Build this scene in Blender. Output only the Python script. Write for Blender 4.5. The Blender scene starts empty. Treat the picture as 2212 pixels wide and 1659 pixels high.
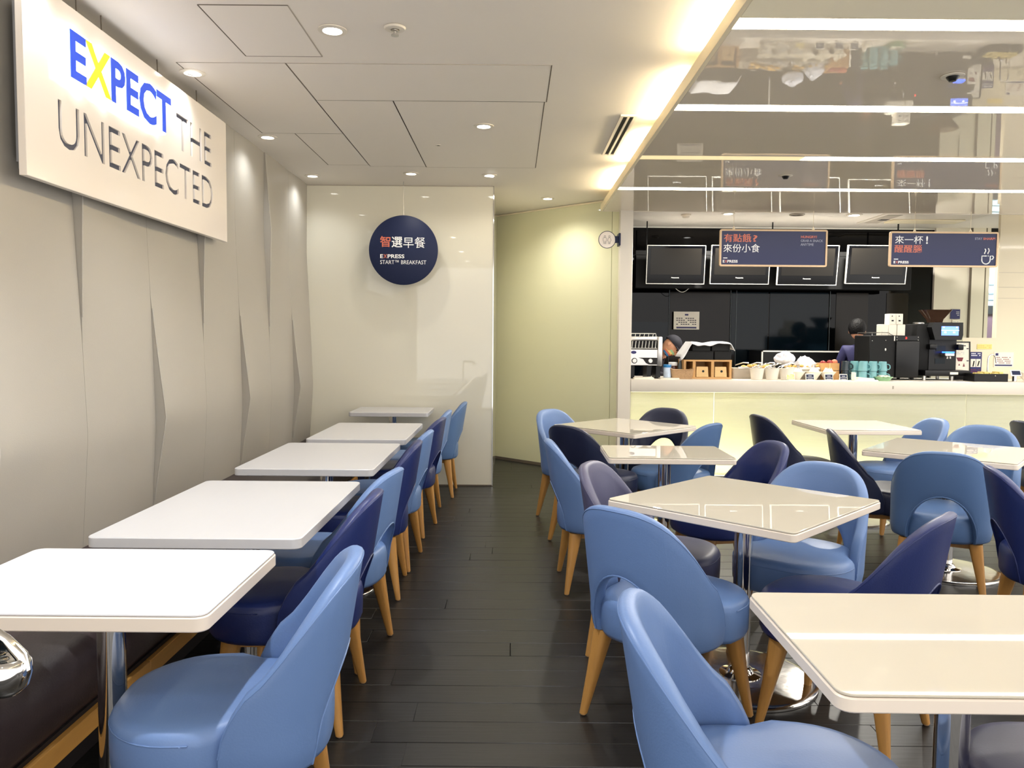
import bpy, bmesh, math, random
from mathutils import Vector, Matrix
random.seed(7)
S = bpy.context.scene
C = S.collection
PI = math.pi

# ------------------------------------------------------------------ camera, world, lights, exposure
cam_d = bpy.data.cameras.new('camera')
cam_d.sensor_width = 36.0
cam_d.lens = 36.0 * 1700.0 / 2212.0
cam_d.clip_start = 0.05
cam = bpy.data.objects.new('camera', cam_d)
C.objects.link(cam)
S.camera = cam
pitch, roll = math.atan2(98.5, 1700.0), 0.0078
fw = Vector((0, math.cos(pitch), -math.sin(pitch)))
up0 = Vector((0, math.sin(pitch), math.cos(pitch)))
r0 = Vector((1, 0, 0))
rt = r0 * math.cos(roll) + up0 * math.sin(roll)
up = up0 * math.cos(roll) - r0 * math.sin(roll)
M = Matrix.Identity(4)
for i in range(3):
    M[i][0], M[i][1], M[i][2] = rt[i], up[i], -fw[i]
M.translation = (0, 0, 1.4)
cam.matrix_world = M

S.view_settings.view_transform = 'Standard'
S.view_settings.look = 'None'
S.view_settings.gamma = 1.0
S.view_settings.use_curve_mapping = False
S.view_settings.exposure = 1.28
w = bpy.data.worlds.new('world')
S.world = w
w.use_nodes = True
w.node_tree.nodes['Background'].inputs[0].default_value = (1.0, 0.97, 0.94, 1)
w.node_tree.nodes['Background'].inputs[1].default_value = 0.95
try:
    S.cycles.max_bounces = 8
    S.cycles.diffuse_bounces = 4
    S.cycles.glossy_bounces = 4
    S.cycles.transmission_bounces = 6
    S.cycles.sample_clamp_indirect = 6.0
except Exception:
    pass
E_STRIP = 12.0       # radiance of the ceiling strips
E_COVE = 34.0       # tubes hidden in the cove
P_SPOT = 15.0       # watts of one ceiling downlight
P_WASH = 6.0       # watts of one wall washer
P_FRONT = 7.5      # watts of the tube inside one counter front bay

def area(name, loc, rot, sx, sy, power, col=(1, 1, 1)):
    l = bpy.data.lights.new(name, 'AREA')
    l.shape = 'RECTANGLE'; l.size = sx; l.size_y = sy; l.energy = power; l.color = col
    o = bpy.data.objects.new(name, l); C.objects.link(o)
    o.location = loc; o.rotation_euler = rot
    return o

def spot(name, loc, power, ang=100, blend=0.6, col=(1, 1, 1), tilt=(0, 0, 0), rad=0.04, parent=None):
    l = bpy.data.lights.new(name, 'SPOT')
    l.energy = power; l.spot_size = math.radians(ang); l.spot_blend = blend; l.color = col; l.shadow_soft_size = rad
    o = bpy.data.objects.new(name, l); C.objects.link(o)
    o.location = loc; o.rotation_euler = tilt
    if parent: o.parent = parent
    return o

# ------------------------------------------------------------------ materials
def lin(r, g, b):
    f = lambda c: (c / 255 / 12.92) if c <= 10 else ((c / 255 + 0.055) / 1.055) ** 2.4
    return (f(r), f(g), f(b), 1)

def mat(name, col, rough=0.5, metal=0.0, coat=0.0, bump=None, noise=None, emit=None, es=0.0, spec=None, trans=0.0, vary=0.0, ior=None, stretch=(1, 1, 1)):
    m = bpy.data.materials.new(name)
    m.use_nodes = True
    n = m.node_tree.nodes; L = m.node_tree.links
    b = n['Principled BSDF']
    b.inputs['Base Color'].default_value = col
    b.inputs['Roughness'].default_value = rough
    b.inputs['Metallic'].default_value = metal
    if coat:
        b.inputs['Coat Weight'].default_value = coat
        b.inputs['Coat Roughness'].default_value = 0.03
    if spec is not None: b.inputs['Specular IOR Level'].default_value = spec
    if ior: b.inputs['IOR'].default_value = ior
    if trans: b.inputs['Transmission Weight'].default_value = trans
    if emit:
        b.inputs['Emission Color'].default_value = emit
        b.inputs['Emission Strength'].default_value = es
    if bump or noise:
        tc = n.new('ShaderNodeTexCoord'); mp = n.new('ShaderNodeMapping')
        mp.inputs['Scale'].default_value = stretch
        L.new(tc.outputs['Object'], mp.inputs['Vector'])
    if bump:
        sc, st = bump
        t = n.new('ShaderNodeTexNoise'); t.inputs['Scale'].default_value = sc; t.inputs['Detail'].default_value = 4
        L.new(mp.outputs[0], t.inputs['Vector'])
        bp = n.new('ShaderNodeBump'); bp.inputs['Strength'].default_value = st; bp.inputs['Distance'].default_value = 0.01
        L.new(t.outputs['Fac'], bp.inputs['Height']); L.new(bp.outputs[0], b.inputs['Normal'])
    if noise:
        sc, amt = noise
        t = n.new('ShaderNodeTexNoise'); t.inputs['Scale'].default_value = sc; t.inputs['Detail'].default_value = 6
        L.new(mp.outputs[0], t.inputs['Vector'])
        mx = n.new('ShaderNodeMix'); mx.data_type = 'RGBA'
        mx.inputs['A'].default_value = tuple(c * (1 - amt) for c in col[:3]) + (1,)
        mx.inputs['B'].default_value = tuple(min(1, c * (1 + amt)) for c in col[:3]) + (1,)
        L.new(t.outputs['Fac'], mx.inputs['Factor']); L.new(mx.outputs['Result'], b.inputs['Base Color'])
        if vary:
            oi = n.new('ShaderNodeObjectInfo'); hs = n.new('ShaderNodeHueSaturation')
            mr = n.new('ShaderNodeMapRange'); mr.inputs['To Min'].default_value = 1 - vary; mr.inputs['To Max'].default_value = 1 + vary
            L.new(oi.outputs['Random'], mr.inputs['Value']); L.new(mr.outputs[0], hs.inputs['Value'])
            L.new(mx.outputs['Result'], hs.inputs['Color']); L.new(hs.outputs[0], b.inputs['Base Color'])
    return m

MT = {}
MT['ceiling'] = mat('ceiling_paint', lin(236, 229, 219), 0.6, bump=(60, 0.02))
MT['joint'] = mat('joint_dark', lin(100, 90, 78), 0.8)
MT['joint_soft'] = mat('joint_soft', lin(172, 163, 150), 0.8)
MT['fabric'] = mat('wall_leather', lin(164, 159, 149), 0.42, bump=(220, 0.06), noise=(3, 0.03))
MT['gloss_wall'] = mat('painted_glass_cream', lin(216, 212, 195), 0.02, ior=1.62)
MT['olive_glass'] = mat('painted_glass_olive', lin(216, 215, 182), 0.05)
MT['white_paint'] = mat('white_paint', lin(222, 214, 200), 0.4)
MT['cream_wall'] = mat('cream_panel', lin(222, 212, 184), 0.08)
MT['taupe'] = mat('taupe_ceiling_glass', lin(238, 227, 208), 0.015, bump=(2.2, 0.035), ior=1.55)
MT['trim_cream'] = mat('trim_cream', lin(238, 226, 196), 0.4)
MT['floor'] = mat('floor_plank', lin(27, 26, 25), 0.37, spec=0.36, bump=(30, 0.08), noise=(9, 0.18), vary=0.14, stretch=(0.12, 1.6, 1))
MT['underfloor'] = mat('floor_gap', lin(20, 19, 18), 0.7)
MT['lam'] = mat('white_laminate', lin(192, 191, 192), 0.3, noise=(40, 0.02), stretch=(1, 0.06, 1))
MT['lam_edge'] = mat('white_laminate_edge', lin(226, 214, 200), 0.4)
MT['tglass'] = mat('white_backed_glass', lin(204, 197, 181), 0.015, ior=1.6)
MT['tglass_cool'] = mat('white_backed_glass_cool', lin(226, 226, 230), 0.08, ior=1.5)
MT['chrome'] = mat('chrome', (0.72, 0.70, 0.67, 1), 0.07, 1.0)
MT['disc'] = mat('worn_chrome', (0.62, 0.60, 0.57, 1), 0.16, 1.0, bump=(14, 0.12), noise=(7, 0.25))
MT['steel'] = mat('brushed_steel', (0.62, 0.60, 0.57, 1), 0.28, 1.0, noise=(60, 0.06), stretch=(1, 1, 12))
MT['black'] = mat('black_plastic', lin(8, 8, 9), 0.35, spec=0.35)
MT['black_soft'] = mat('black_matte', lin(13, 13, 13), 0.6, spec=0.3)
MT['black_glass'] = mat('black_wall_glass', lin(5, 5, 6), 0.04, spec=0.2)
MT['wood'] = mat('oak_leg', lin(178, 130, 68), 0.4, noise=(14, 0.16), stretch=(6, 6, 0.6))
MT['pine'] = mat('bench_trim_wood', lin(186, 136, 66), 0.5, noise=(9, 0.2), stretch=(4, 0.5, 4))
MT['bench'] = mat('plum_leather', lin(52, 40, 42), 0.45, bump=(160, 0.08))
MT['bench_body'] = mat('bench_body', lin(26, 20, 20), 0.6)
LEATHER = {
    'light': mat('leather_light_blue', lin(97, 125, 172), 0.42, bump=(190, 0.05), noise=(6, 0.03)),
    'steel': mat('leather_steel_blue', lin(80, 109, 152), 0.42, bump=(190, 0.05), noise=(6, 0.03)),
    'navy': mat('leather_navy', lin(26, 40, 94), 0.4, bump=(190, 0.05), noise=(6, 0.04)),
    'ink': mat('leather_ink', lin(28, 34, 60), 0.38, bump=(190, 0.05), noise=(6, 0.04)),
    'dusk': mat('leather_dusk_violet', lin(76, 76, 104), 0.42, bump=(190, 0.05), noise=(6, 0.05)),
}
MT['sign_white'] = mat('sign_acrylic', lin(236, 226, 214), 0.12)
MT['sign_side'] = mat('sign_side', lin(168, 168, 170), 0.3)
MT['slate'] = mat('slate_inlay', lin(62, 66, 84), 0.5)
MT['letter_blue'] = mat('letter_blue', lin(38, 74, 196), 0.35, emit=lin(30, 75, 215), es=0.25)
MT['letter_yellow'] = mat('letter_yellow', lin(246, 208, 40), 0.35, emit=lin(255, 200, 40), es=0.4)
MT['letter_glow'] = mat('letter_glow', (1, 1, 1, 1), 0.4, emit=(0.92, 0.95, 1.0, 1), es=1.3)
MT['navy_sign'] = mat('navy_sign', lin(30, 38, 68), 0.5, spec=0.2)
MT['navy_gloss'] = mat('navy_sign_satin', lin(34, 40, 78), 0.35, spec=0.3)
MT['sign_frame'] = mat('sign_wood_frame', lin(214, 184, 146), 0.45, noise=(20, 0.08))
MT['orange'] = mat('print_orange', lin(204, 110, 86), 0.5)
MT['print_white'] = mat('print_white', lin(240, 240, 238), 0.5)
MT['print_grey'] = mat('print_grey', lin(160, 164, 182), 0.5)
MT['print_dark'] = mat('print_dark', lin(60, 60, 66), 0.6)
MT['print_navy'] = mat('print_navy', lin(44, 46, 100), 0.6)
MT['paper'] = mat('paper', lin(238, 232, 216), 0.7)
MT['strip_on'] = mat('led_strip', (1, 1, 1, 1), 0.4, emit=(1.0, 0.955, 0.89, 1), es=E_STRIP)
MT['strip_warm'] = mat('led_strip_failing', lin(250, 236, 196), 0.4, emit=(1.0, 0.80, 0.42, 1), es=0.28)
MT['cove'] = mat('cove_tube', (1, 1, 1, 1), 0.4, emit=(1.0, 0.84, 0.56, 1), es=E_COVE)
MT['uplight'] = mat('uplight_tube', (1, 1, 1, 1), 0.4, emit=(1.0, 0.93, 0.8, 1), es=6)
MT['lamp_on'] = mat('downlight_lens', (1, 1, 1, 1), 0.3, emit=(1.0, 0.98, 0.94, 1), es=14)
MT['lamp_dim'] = mat('downlight_lens_dim', (1, 1, 1, 1), 0.3, emit=(1.0, 0.97, 0.92, 1), es=4)
MT['screen'] = mat('tv_screen', lin(30, 28, 25), 0.25, spec=0.3)
MT['bezel'] = mat('tv_bezel', lin(7, 7, 8), 0.12, spec=0.3)
MT['silver'] = mat('silver_trim', lin(224, 222, 214), 0.3, emit=None)
MT['cloth'] = mat('white_cloth', lin(242, 242, 244), 0.8, bump=(30, 0.2))
MT['bag'] = mat('white_bag', lin(226, 228, 236), 0.5, bump=(20, 0.4))
MT['ceramic'] = mat('white_ceramic', lin(240, 234, 220), 0.2)
MT['teal'] = mat('teal_ceramic', lin(116, 168, 172), 0.22)
MT['dark_teal'] = mat('dark_teal_ceramic', lin(30, 44, 52), 0.25)
MT['green'] = mat('green_bowl', lin(160, 206, 160), 0.3)
MT['wicker'] = mat('wicker', lin(176, 142, 104), 0.7, bump=(120, 0.6), noise=(60, 0.25))
MT['birch'] = mat('birch_box', lin(214, 178, 122), 0.5, noise=(18, 0.12), stretch=(1, 1, 6))
MT['crate'] = mat('wood_crate', lin(196, 150, 92), 0.5, noise=(18, 0.12), stretch=(1, 1, 6))
MT['skin'] = mat('skin', lin(206, 152, 120), 0.5)
MT['hair'] = mat('hair', lin(12, 11, 12), 0.6, bump=(60, 0.9), spec=0.25)
MT['shirt'] = mat('navy_shirt', lin(44, 44, 88), 0.7, bump=(16, 0.3))
MT['cap'] = mat('black_cap', lin(26, 26, 38), 0.8)
MT['trousers'] = mat('trousers', lin(24, 24, 28), 0.8)
MT['apple'] = mat('apple_red', lin(156, 52, 48), 0.3, noise=(12, 0.3))
MT['peach'] = mat('peach', lin(214, 128, 96), 0.4, noise=(12, 0.2))
MT['glass_clear'] = mat('clear_glass', (0.9, 0.95, 0.95, 1), 0.03, trans=1.0, ior=1.45)
MT['smoke_glass'] = mat('smoked_hopper', lin(96, 70, 54), 0.08, trans=0.6, ior=1.3)
MT['beans'] = mat('coffee_beans', lin(52, 30, 20), 0.5, bump=(140, 0.8))
MT['blue_led'] = mat('blue_led', lin(40, 80, 230), 0.3, emit=lin(40, 90, 255), es=3.0)
MT['lcd'] = mat('lcd_screen', lin(90, 120, 220), 0.2, emit=lin(96, 130, 235), es=1.0)
MT['lcd_white'] = mat('lcd_white', (1, 1, 1, 1), 0.2, emit=(0.9, 0.93, 1, 1), es=1.2)
MT['red_led'] = mat('red_led', lin(230, 30, 30), 0.3, emit=lin(255, 30, 20), es=2.5)
MT['jar_blue'] = mat('jar_blue', lin(40, 120, 180), 0.4)
MT['jar_label'] = mat('jar_label', lin(190, 205, 225), 0.5, noise=(25, 0.3))
MT['jam'] = mat('dark_spread', lin(70, 34, 26), 0.25)
MT['beige'] = mat('beige_tray', lin(168, 158, 142), 0.5)
MT['yellow_print'] = mat('yellow_print', lin(236, 214, 130), 0.6)
MT['egg'] = mat('bread_pieces', lin(226, 182, 96), 0.6, noise=(30, 0.2))
MT['maroon'] = mat('maroon_print', lin(120, 40, 52), 0.6)
MT['purple_door'] = mat('purple_door', lin(66, 48, 56), 0.5)
MT['pipe_room'] = mat('service_room_wall', lin(196, 220, 226), 0.6)
MT['grey_pipe'] = mat('grey_pipe', lin(86, 96, 100), 0.5)
MT['blue_glass'] = mat('blue_dark_glass', lin(10, 22, 30), 0.08, spec=0.2)
MT['brown_dark'] = mat('brown_dark_panel', lin(20, 14, 9), 0.12, spec=0.2)
MT['tan_dark'] = mat('tan_dark_panel', lin(34, 29, 22), 0.15, spec=0.2)
MT['glide'] = mat('glide', lin(150, 120, 90), 0.4)

def mat_rib():
    m = bpy.data.materials.new('lit_ribbed_panel'); m.use_nodes = True
    n = m.node_tree.nodes; L = m.node_tree.links
    out = n['Material Output']; n.remove(n['Principled BSDF'])
    tc = n.new('ShaderNodeTexCoord'); sep = n.new('ShaderNodeSeparateXYZ'); L.new(tc.outputs['Object'], sep.inputs[0])
    mul = n.new('ShaderNodeMath'); mul.operation = 'MULTIPLY'; mul.inputs[1].default_value = 2 * PI / 0.0125
    L.new(sep.outputs['Z'], mul.inputs[0])
    sn = n.new('ShaderNodeMath'); sn.operation = 'SINE'; L.new(mul.outputs[0], sn.inputs[0])
    bp = n.new('ShaderNodeBump'); bp.inputs['Strength'].default_value = 0.25; bp.inputs['Distance'].default_value = 0.003
    L.new(sn.outputs[0], bp.inputs['Height'])
    mr = n.new('ShaderNodeMapRange'); mr.inputs['From Min'].default_value = -1; mr.inputs['To Min'].default_value = 0.72; mr.inputs['To Max'].default_value = 0.84
    L.new(sn.outputs[0], mr.inputs['Value'])
    cb = n.new('ShaderNodeCombineColor'); 
    m2 = n.new('ShaderNodeMath'); m2.operation = 'MULTIPLY'; m2.inputs[1].default_value = 0.84
    L.new(mr.outputs[0], cb.inputs[0]); L.new(mr.outputs[0], cb.inputs[1]); L.new(mr.outputs[0], m2.inputs[0]); L.new(m2.outputs[0], cb.inputs[2])
    tr = n.new('ShaderNodeBsdfTranslucent'); df = n.new('ShaderNodeBsdfDiffuse'); gl = n.new('ShaderNodeBsdfGlossy')
    gl.inputs['Roughness'].default_value = 0.05
    L.new(cb.outputs[0], tr.inputs['Color']); L.new(cb.outputs[0], df.inputs['Color'])
    L.new(bp.outputs[0], df.inputs['Normal'])
    a = n.new('ShaderNodeMixShader'); a.inputs[0].default_value = 0.5
    L.new(df.outputs[0], a.inputs[1]); L.new(tr.outputs[0], a.inputs[2])
    fr = n.new('ShaderNodeFresnel'); fr.inputs['IOR'].default_value = 1.4
    b = n.new('ShaderNodeMixShader'); L.new(fr.outputs[0], b.inputs[0])
    L.new(a.outputs[0], b.inputs[1]); L.new(gl.outputs[0], b.inputs[2])
    L.new(b.outputs[0], out.inputs['Surface'])
    return m
MT['rib'] = mat_rib()

# ------------------------------------------------------------------ mesh helpers
class B:
    def __init__(s): s.bm = bmesh.new()
    def box(s, x0, x1, y0, y1, z0, z1, bev=0.0, seg=2):
        r = bmesh.ops.create_cube(s.bm, size=1.0)
        vs = r['verts']
        for v in vs:
            v.co = Vector(((x0 + x1) / 2 + v.co.x * (x1 - x0), (y0 + y1) / 2 + v.co.y * (y1 - y0), (z0 + z1) / 2 + v.co.z * (z1 - z0)))
        if bev:
            es = list({e for v in vs for e in v.link_edges})
            bmesh.ops.bevel(s.bm, geom=es, offset=bev, segments=seg, affect='EDGES', profile=0.5)
        return s
    def lathe(s, prof, cx=0, cy=0, n=24, cap=True, axis='z', a0=0.0):
        rings = []
        for r, z in prof:
            ring = []
            for i in range(n):
                a = a0 + 2 * PI * i / n
                p = (cx + r * math.cos(a), cy + r * math.sin(a), z)
                ring.append(s.bm.verts.new(p))
            rings.append(ring)
        for k in range(len(rings) - 1):
            for i in range(n):
                j = (i + 1) % n
                s.bm.faces.new((rings[k][i], rings[k][j], rings[k + 1][j], rings[k + 1][i]))
        if cap:
            s.bm.faces.new(list(reversed(rings[0]))); s.bm.faces.new(rings[-1])
        return s
    def tube(s, pts, r, n=8, closed=False):
        pts = [Vector(p) for p in pts]
        m = len(pts); rings = []
        rr = r if isinstance(r, (list, tuple)) else [r] * m
        pn = None
        for i, p in enumerate(pts):
            if closed: t = pts[(i + 1) % m] - pts[i - 1]
            else: t = pts[min(i + 1, m - 1)] - pts[max(i - 1, 0)]
            if t.length < 1e-9: t = Vector((0, 0, 1))
            t.normalize()
            if pn is None:
                pn = t.orthogonal().normalized()
            else:
                pn = (pn - t * pn.dot(t))
                pn = pn.normalized() if pn.length > 1e-6 else t.orthogonal().normalized()
            bn = t.cross(pn)
            rings.append([s.bm.verts.new(p + (pn * math.cos(2 * PI * k / n) + bn * math.sin(2 * PI * k / n)) * rr[i]) for k in range(n)])
        for i in range(m if closed else m - 1):
            a, b = rings[i], rings[(i + 1) % m]
            for k in range(n):
                j = (k + 1) % n
                s.bm.faces.new((a[k], a[j], b[j], b[k]))
        if not closed:
            s.bm.faces.new(list(reversed(rings[0]))); s.bm.faces.new(rings[-1])
        return s
    def prism(s, poly, z0, z1, f=None):
        f = f or (lambda x, y, z: (x, y, z))
        a = [s.bm.verts.new(f(x, y, z0)) for x, y in poly]
        b = [s.bm.verts.new(f(x, y, z1)) for x, y in poly]
        n = len(poly)
        for i in range(n):
            j = (i + 1) % n
            s.bm.faces.new((a[i], a[j], b[j], b[i]))
        s.bm.faces.new(list(reversed(a))); s.bm.faces.new(b)
        return s
    def sph(s, c, r, u=16, v=10):
        r = r if isinstance(r, (list, tuple)) else (r, r, r)
        res = bmesh.ops.create_uvsphere(s.bm, u_segments=u, v_segments=v, radius=1.0)
        for q in res['verts']:
            q.co = Vector((c[0] + q.co.x * r[0], c[1] + q.co.y * r[1], c[2] + q.co.z * r[2]))
        return s
    def loft(s, rings, cap=True):
        rs = [[s.bm.verts.new(p) for p in ring] for ring in rings]
        n = len(rs[0])
        for k in range(len(rs) - 1):
            for i in range(n):
                j = (i + 1) % n
                s.bm.faces.new((rs[k][i], rs[k][j], rs[k + 1][j], rs[k + 1][i]))
        if cap:
            s.bm.faces.new(list(reversed(rs[0]))); s.bm.faces.new(rs[-1])
        return s
    def mesh(s, name, m=None, smooth=True, ang=40):
        bmesh.ops.recalc_face_normals(s.bm, faces=s.bm.faces[:])
        me = bpy.data.meshes.new(name)
        s.bm.to_mesh(me); s.bm.free()
        if m: me.materials.append(m)
        if smooth:
            for p in me.polygons: p.use_smooth = True
            me.set_sharp_from_angle(angle=math.radians(ang))
        return me
    def obj(s, name, m, parent=None, **k):
        return link(name, s.mesh(name, m, **k), parent)

def link(name, me, parent=None, loc=None):
    o = bpy.data.objects.new(name, me)
    C.objects.link(o)
    if parent: o.parent = parent
    if loc: o.location = loc
    return o

def tag(o, label=None, cat=None, group=None, kind=None):
    if label: o['label'] = label
    if cat: o['category'] = cat
    if group: o['group'] = group
    if kind: o['kind'] = kind
    return o

def thing(name, label, cat, loc=(0, 0, 0), rz=0.0, group=None):
    o = bpy.data.objects.new(name, None)
    o.empty_display_size = 0.1
    C.objects.link(o); o.location = loc; o.rotation_euler = (0, 0, rz)
    return tag(o, label, cat, group)

def struct(name, b, m, parent=None, **k):
    o = b.obj(name, m, parent, **k)
    if not parent: o['kind'] = 'structure'
    return o

def box(*a, **k): return B().box(*a, **k)

_fc = {}
def text_mesh(s, offset=0.0):
    """flat mesh of a string in the built-in font, unit size, as (verts, faces)"""
    key = (s, offset)
    if key in _fc: return _fc[key]
    c = bpy.data.curves.new('t', 'FONT')
    c.body = s; c.offset = offset; c.resolution_u = 3
    o = bpy.data.objects.new('t', c)
    C.objects.link(o)
    dg = bpy.context.evaluated_depsgraph_get()
    me = bpy.data.meshes.new_from_object(o.evaluated_get(dg))
    vs = [v.co.copy() for v in me.vertices]; fs = [tuple(p.vertices) for p in me.polygons]
    bpy.data.objects.remove(o); bpy.data.curves.remove(c); bpy.data.meshes.remove(me)
    _fc[key] = (vs, fs)
    return _fc[key]

def bounds(vs):
    xs = [v.x for v in vs]; ys = [v.y for v in vs]
    return min(xs), max(xs), min(ys), max(ys)

def text(name, s, m, parent, u0, u1, v0, v1, plane, d, thick=0.002, offset=0.0, flip=1):
    """s fitted in the box u0..u1 x v0..v1 of a plane; plane 'xz' faces -y at y=d, plane 'yz' faces +x at x=d"""
    vs, fs = text_mesh(s, offset)
    a0, a1, b0, b1 = bounds(vs)
    bm = bmesh.new()
    def P(v, t):
        u = u0 + (v.x - a0) / (a1 - a0) * (u1 - u0); q = v0 + (v.y - b0) / (b1 - b0) * (v1 - v0)
        return (u, d - t, q) if plane == 'xz' else (d + t, u, q)
    bv = [bm.verts.new(P(v, thick)) for v in vs]
    for f in fs:
        try: bm.faces.new([bv[i] for i in f])
        except ValueError: pass
    bmesh.ops.remove_doubles(bm, verts=bm.verts[:], dist=1e-6)
    g = bmesh.ops.extrude_face_region(bm, geom=bm.faces[:])
    dv = Vector((0, thick, 0)) if plane == 'xz' else Vector((-thick, 0, 0))
    bmesh.ops.translate(bm, verts=[e for e in g['geom'] if isinstance(e, bmesh.types.BMVert)], vec=dv)
    bmesh.ops.recalc_face_normals(bm, faces=bm.faces[:])
    me = bpy.data.meshes.new(name); bm.to_mesh(me); bm.free()
    me.materials.append(m)
    return link(name, me, parent)

# ------------------------------------------------------------------ the setting
ZC = 2.81            # painted ceiling
ZP = 2.67            # underside of the hung glossy ceiling
YE = 7.40            # white end wall
YC = 7.85            # counter front

# floor: base with single planks
fl = struct('floor', box(-2.2, 8.0, -1.2, 12.5, -0.08, -0.012), MT['underfloor'])
pm = {}
rows = 56
y0 = -0.05
nplank = 0
for r in range(rows):
    off = random.uniform(0, 1.0)
    x = -2.1 - off
    while x < 6.6:
        L = random.choice((1.8, 2.1, 2.4))
        xa, xb = max(x, -2.1), min(x + L, 6.6)
        x += L
        if xb - xa < 0.12: continue
        yc = y0 + r * 0.15 + 0.075
        # only where the room can show it
        if xa > 0.72 * yc + 1.0 or xb < -0.72 * yc - 1.0: continue
        if yc > 6.3 and nplank > 296: continue
        key = round(xb - xa, 2)
        if key not in pm:
            pm[key] = box(-key / 2 + 0.0005, key / 2 - 0.0005, -0.0738, 0.0738, -0.012, 0.0, bev=0.0014, seg=1).mesh('plank', MT['floor'])
        o = link('plank', pm[key], fl, ((xa + xb) / 2, yc, random.uniform(-0.0006, 0.0)))
        nplank += 1
# far rows pass into one joined part once the single planks are spent
bm_far = B(); far = 0
for r in range(int(6.3 / 0.15), 80):
    yc = y0 + r * 0.15 + 0.075
    if r < rows: continue
    for x in range(-2, 7, 2):
        bm_far.box(x + 0.0012 - (r % 2) * 0.7, x + 2 - 0.0012 - (r % 2) * 0.7, yc - 0.0738, yc + 0.0738, -0.012, 0.0); far += 1
o = bm_far.obj('plank', MT['floor'], fl); o['kind'] = 'stuff'

ceil = struct('ceiling', box(-2.2, 8.0, -1.2, 12.5, ZC, ZC + 0.1), MT['ceiling'])
def acc(x0, x1, y0_, y1_, dark=()):
    p = box(x0 + 0.003, x1 - 0.003, y0_ + 0.003, y1_ - 0.003, ZC - 0.002, ZC + 0.0005).obj('access_panel', MT['ceiling'], ceil)
    e = {'l': (x0 - 0.003, x0 + 0.003, y0_, y1_), 'r': (x1 - 0.003, x1 + 0.003, y0_, y1_), 'n': (x0, x1, y0_ - 0.002, y0_ + 0.002), 'f': (x0, x1, y1_ - 0.002, y1_ + 0.002)}
    for k, q in e.items():
        box(*q, ZC - 0.0024, ZC).obj('panel_joint', MT['joint'] if k in dark else MT['joint_soft'], p)
acc(-1.352, -0.968, 3.44, 4.05, 'lnf')
acc(-1.180, 0.192, 4.15, 4.78, 'r')
acc(-1.183, -0.722, 4.78, 6.58, '')
acc(-0.722, 0.180, 4.78, 6.60, 'lr')
acc(-1.745, -1.183, 4.15, 5.55, 'l')
acc(-1.520, -1.183, 5.55, 6.54, 'l')

# hung glossy ceiling of separate glass panels between light strips
XP0, XP1 = 0.888, 7.0
strips = [2.08, 3.24, 4.39, 5.58, 6.72]
ys = [-0.9] + strips + [YC + 0.06]
cg = struct('ceiling_2', box(XP0, XP1, -0.9, YC + 0.05, ZP + 0.012, ZP + 0.05), MT['trim_cream'])
for i in range(len(ys) - 1):
    a = ys[i] + (0.062 if i else 0); b_ = ys[i + 1] - (0.062 if i < len(ys) - 2 else 0)
    bb = B()
    bb.box(XP0, XP1, a, b_, ZP, ZP + 0.012, bev=0.002, seg=1)
    bb.obj('glass_panel', MT['taupe'], cg)
struct('trim_1', box(XP0 - 0.022, XP0, -0.9, YC + 0.05, ZP - 0.002, ZP + 0.066, bev=0.002, seg=1), MT['trim_cream'])
struct('trim_2', box(XP0 - 0.022, XP1, YC + 0.05, YC + 0.07, ZP - 0.002, ZP + 0.066), MT['white_paint'])
names = ['white light strip in the glossy ceiling, out over the nearest table',
         'widest white light strip of the glossy ceiling, nearest the top of the picture', 'second white light strip of the glossy ceiling counted from the top of the picture',
         'third ceiling light strip, dim yellowish at its left end', 'farthest white light strip of the glossy ceiling, just before the counter']
for i, y in enumerate(strips):
    t = thing('ceiling_light_strip', names[i], 'light strip', (0, y, ZP), group='light strips of the glossy ceiling')
    box(XP0, XP1, -0.06, -0.056, -0.001, 0.012).obj('edge_profile', MT['trim_cream'], t)
    box(XP0, XP1, 0.056, 0.06, -0.001, 0.012).obj('edge_profile', MT['trim_cream'], t)
    if i == 3:
        tag(box(XP0, 2.02, -0.056, 0.056, 0.001, 0.011).obj('diffuser', MT['strip_warm'], t), 'dim yellowish left end of the diffuser')
        box(2.02, XP1, -0.056, 0.056, 0.001, 0.011).obj('diffuser', MT['strip_on'], t)
    else:
        box(XP0, XP1, -0.056, 0.056, 0.001, 0.011).obj('diffuser', MT['strip_on'], t)
for i, y in enumerate((-0.1, 1.08, 2.27, 3.45, 4.66, 5.86, 7.02)):
    t = thing('cove_lamp', 'warm tube lamp lying hidden above the edge of the glossy ceiling', 'lamp', (XP0 + 0.035, y, ZP + 0.066), group='tube lamps hidden in the ceiling cove')
    B().tube([(0, -0.44, 0.028), (0, 0.44, 0.028)], 0.013, 10).obj('tube', MT['cove'], t)
    B().box(-0.015, 0.015, -0.47, -0.44, 0, 0.04).box(-0.015, 0.015, 0.44, 0.47, 0, 0.04).obj('lamp_holder', MT['white_paint'], t)

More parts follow.
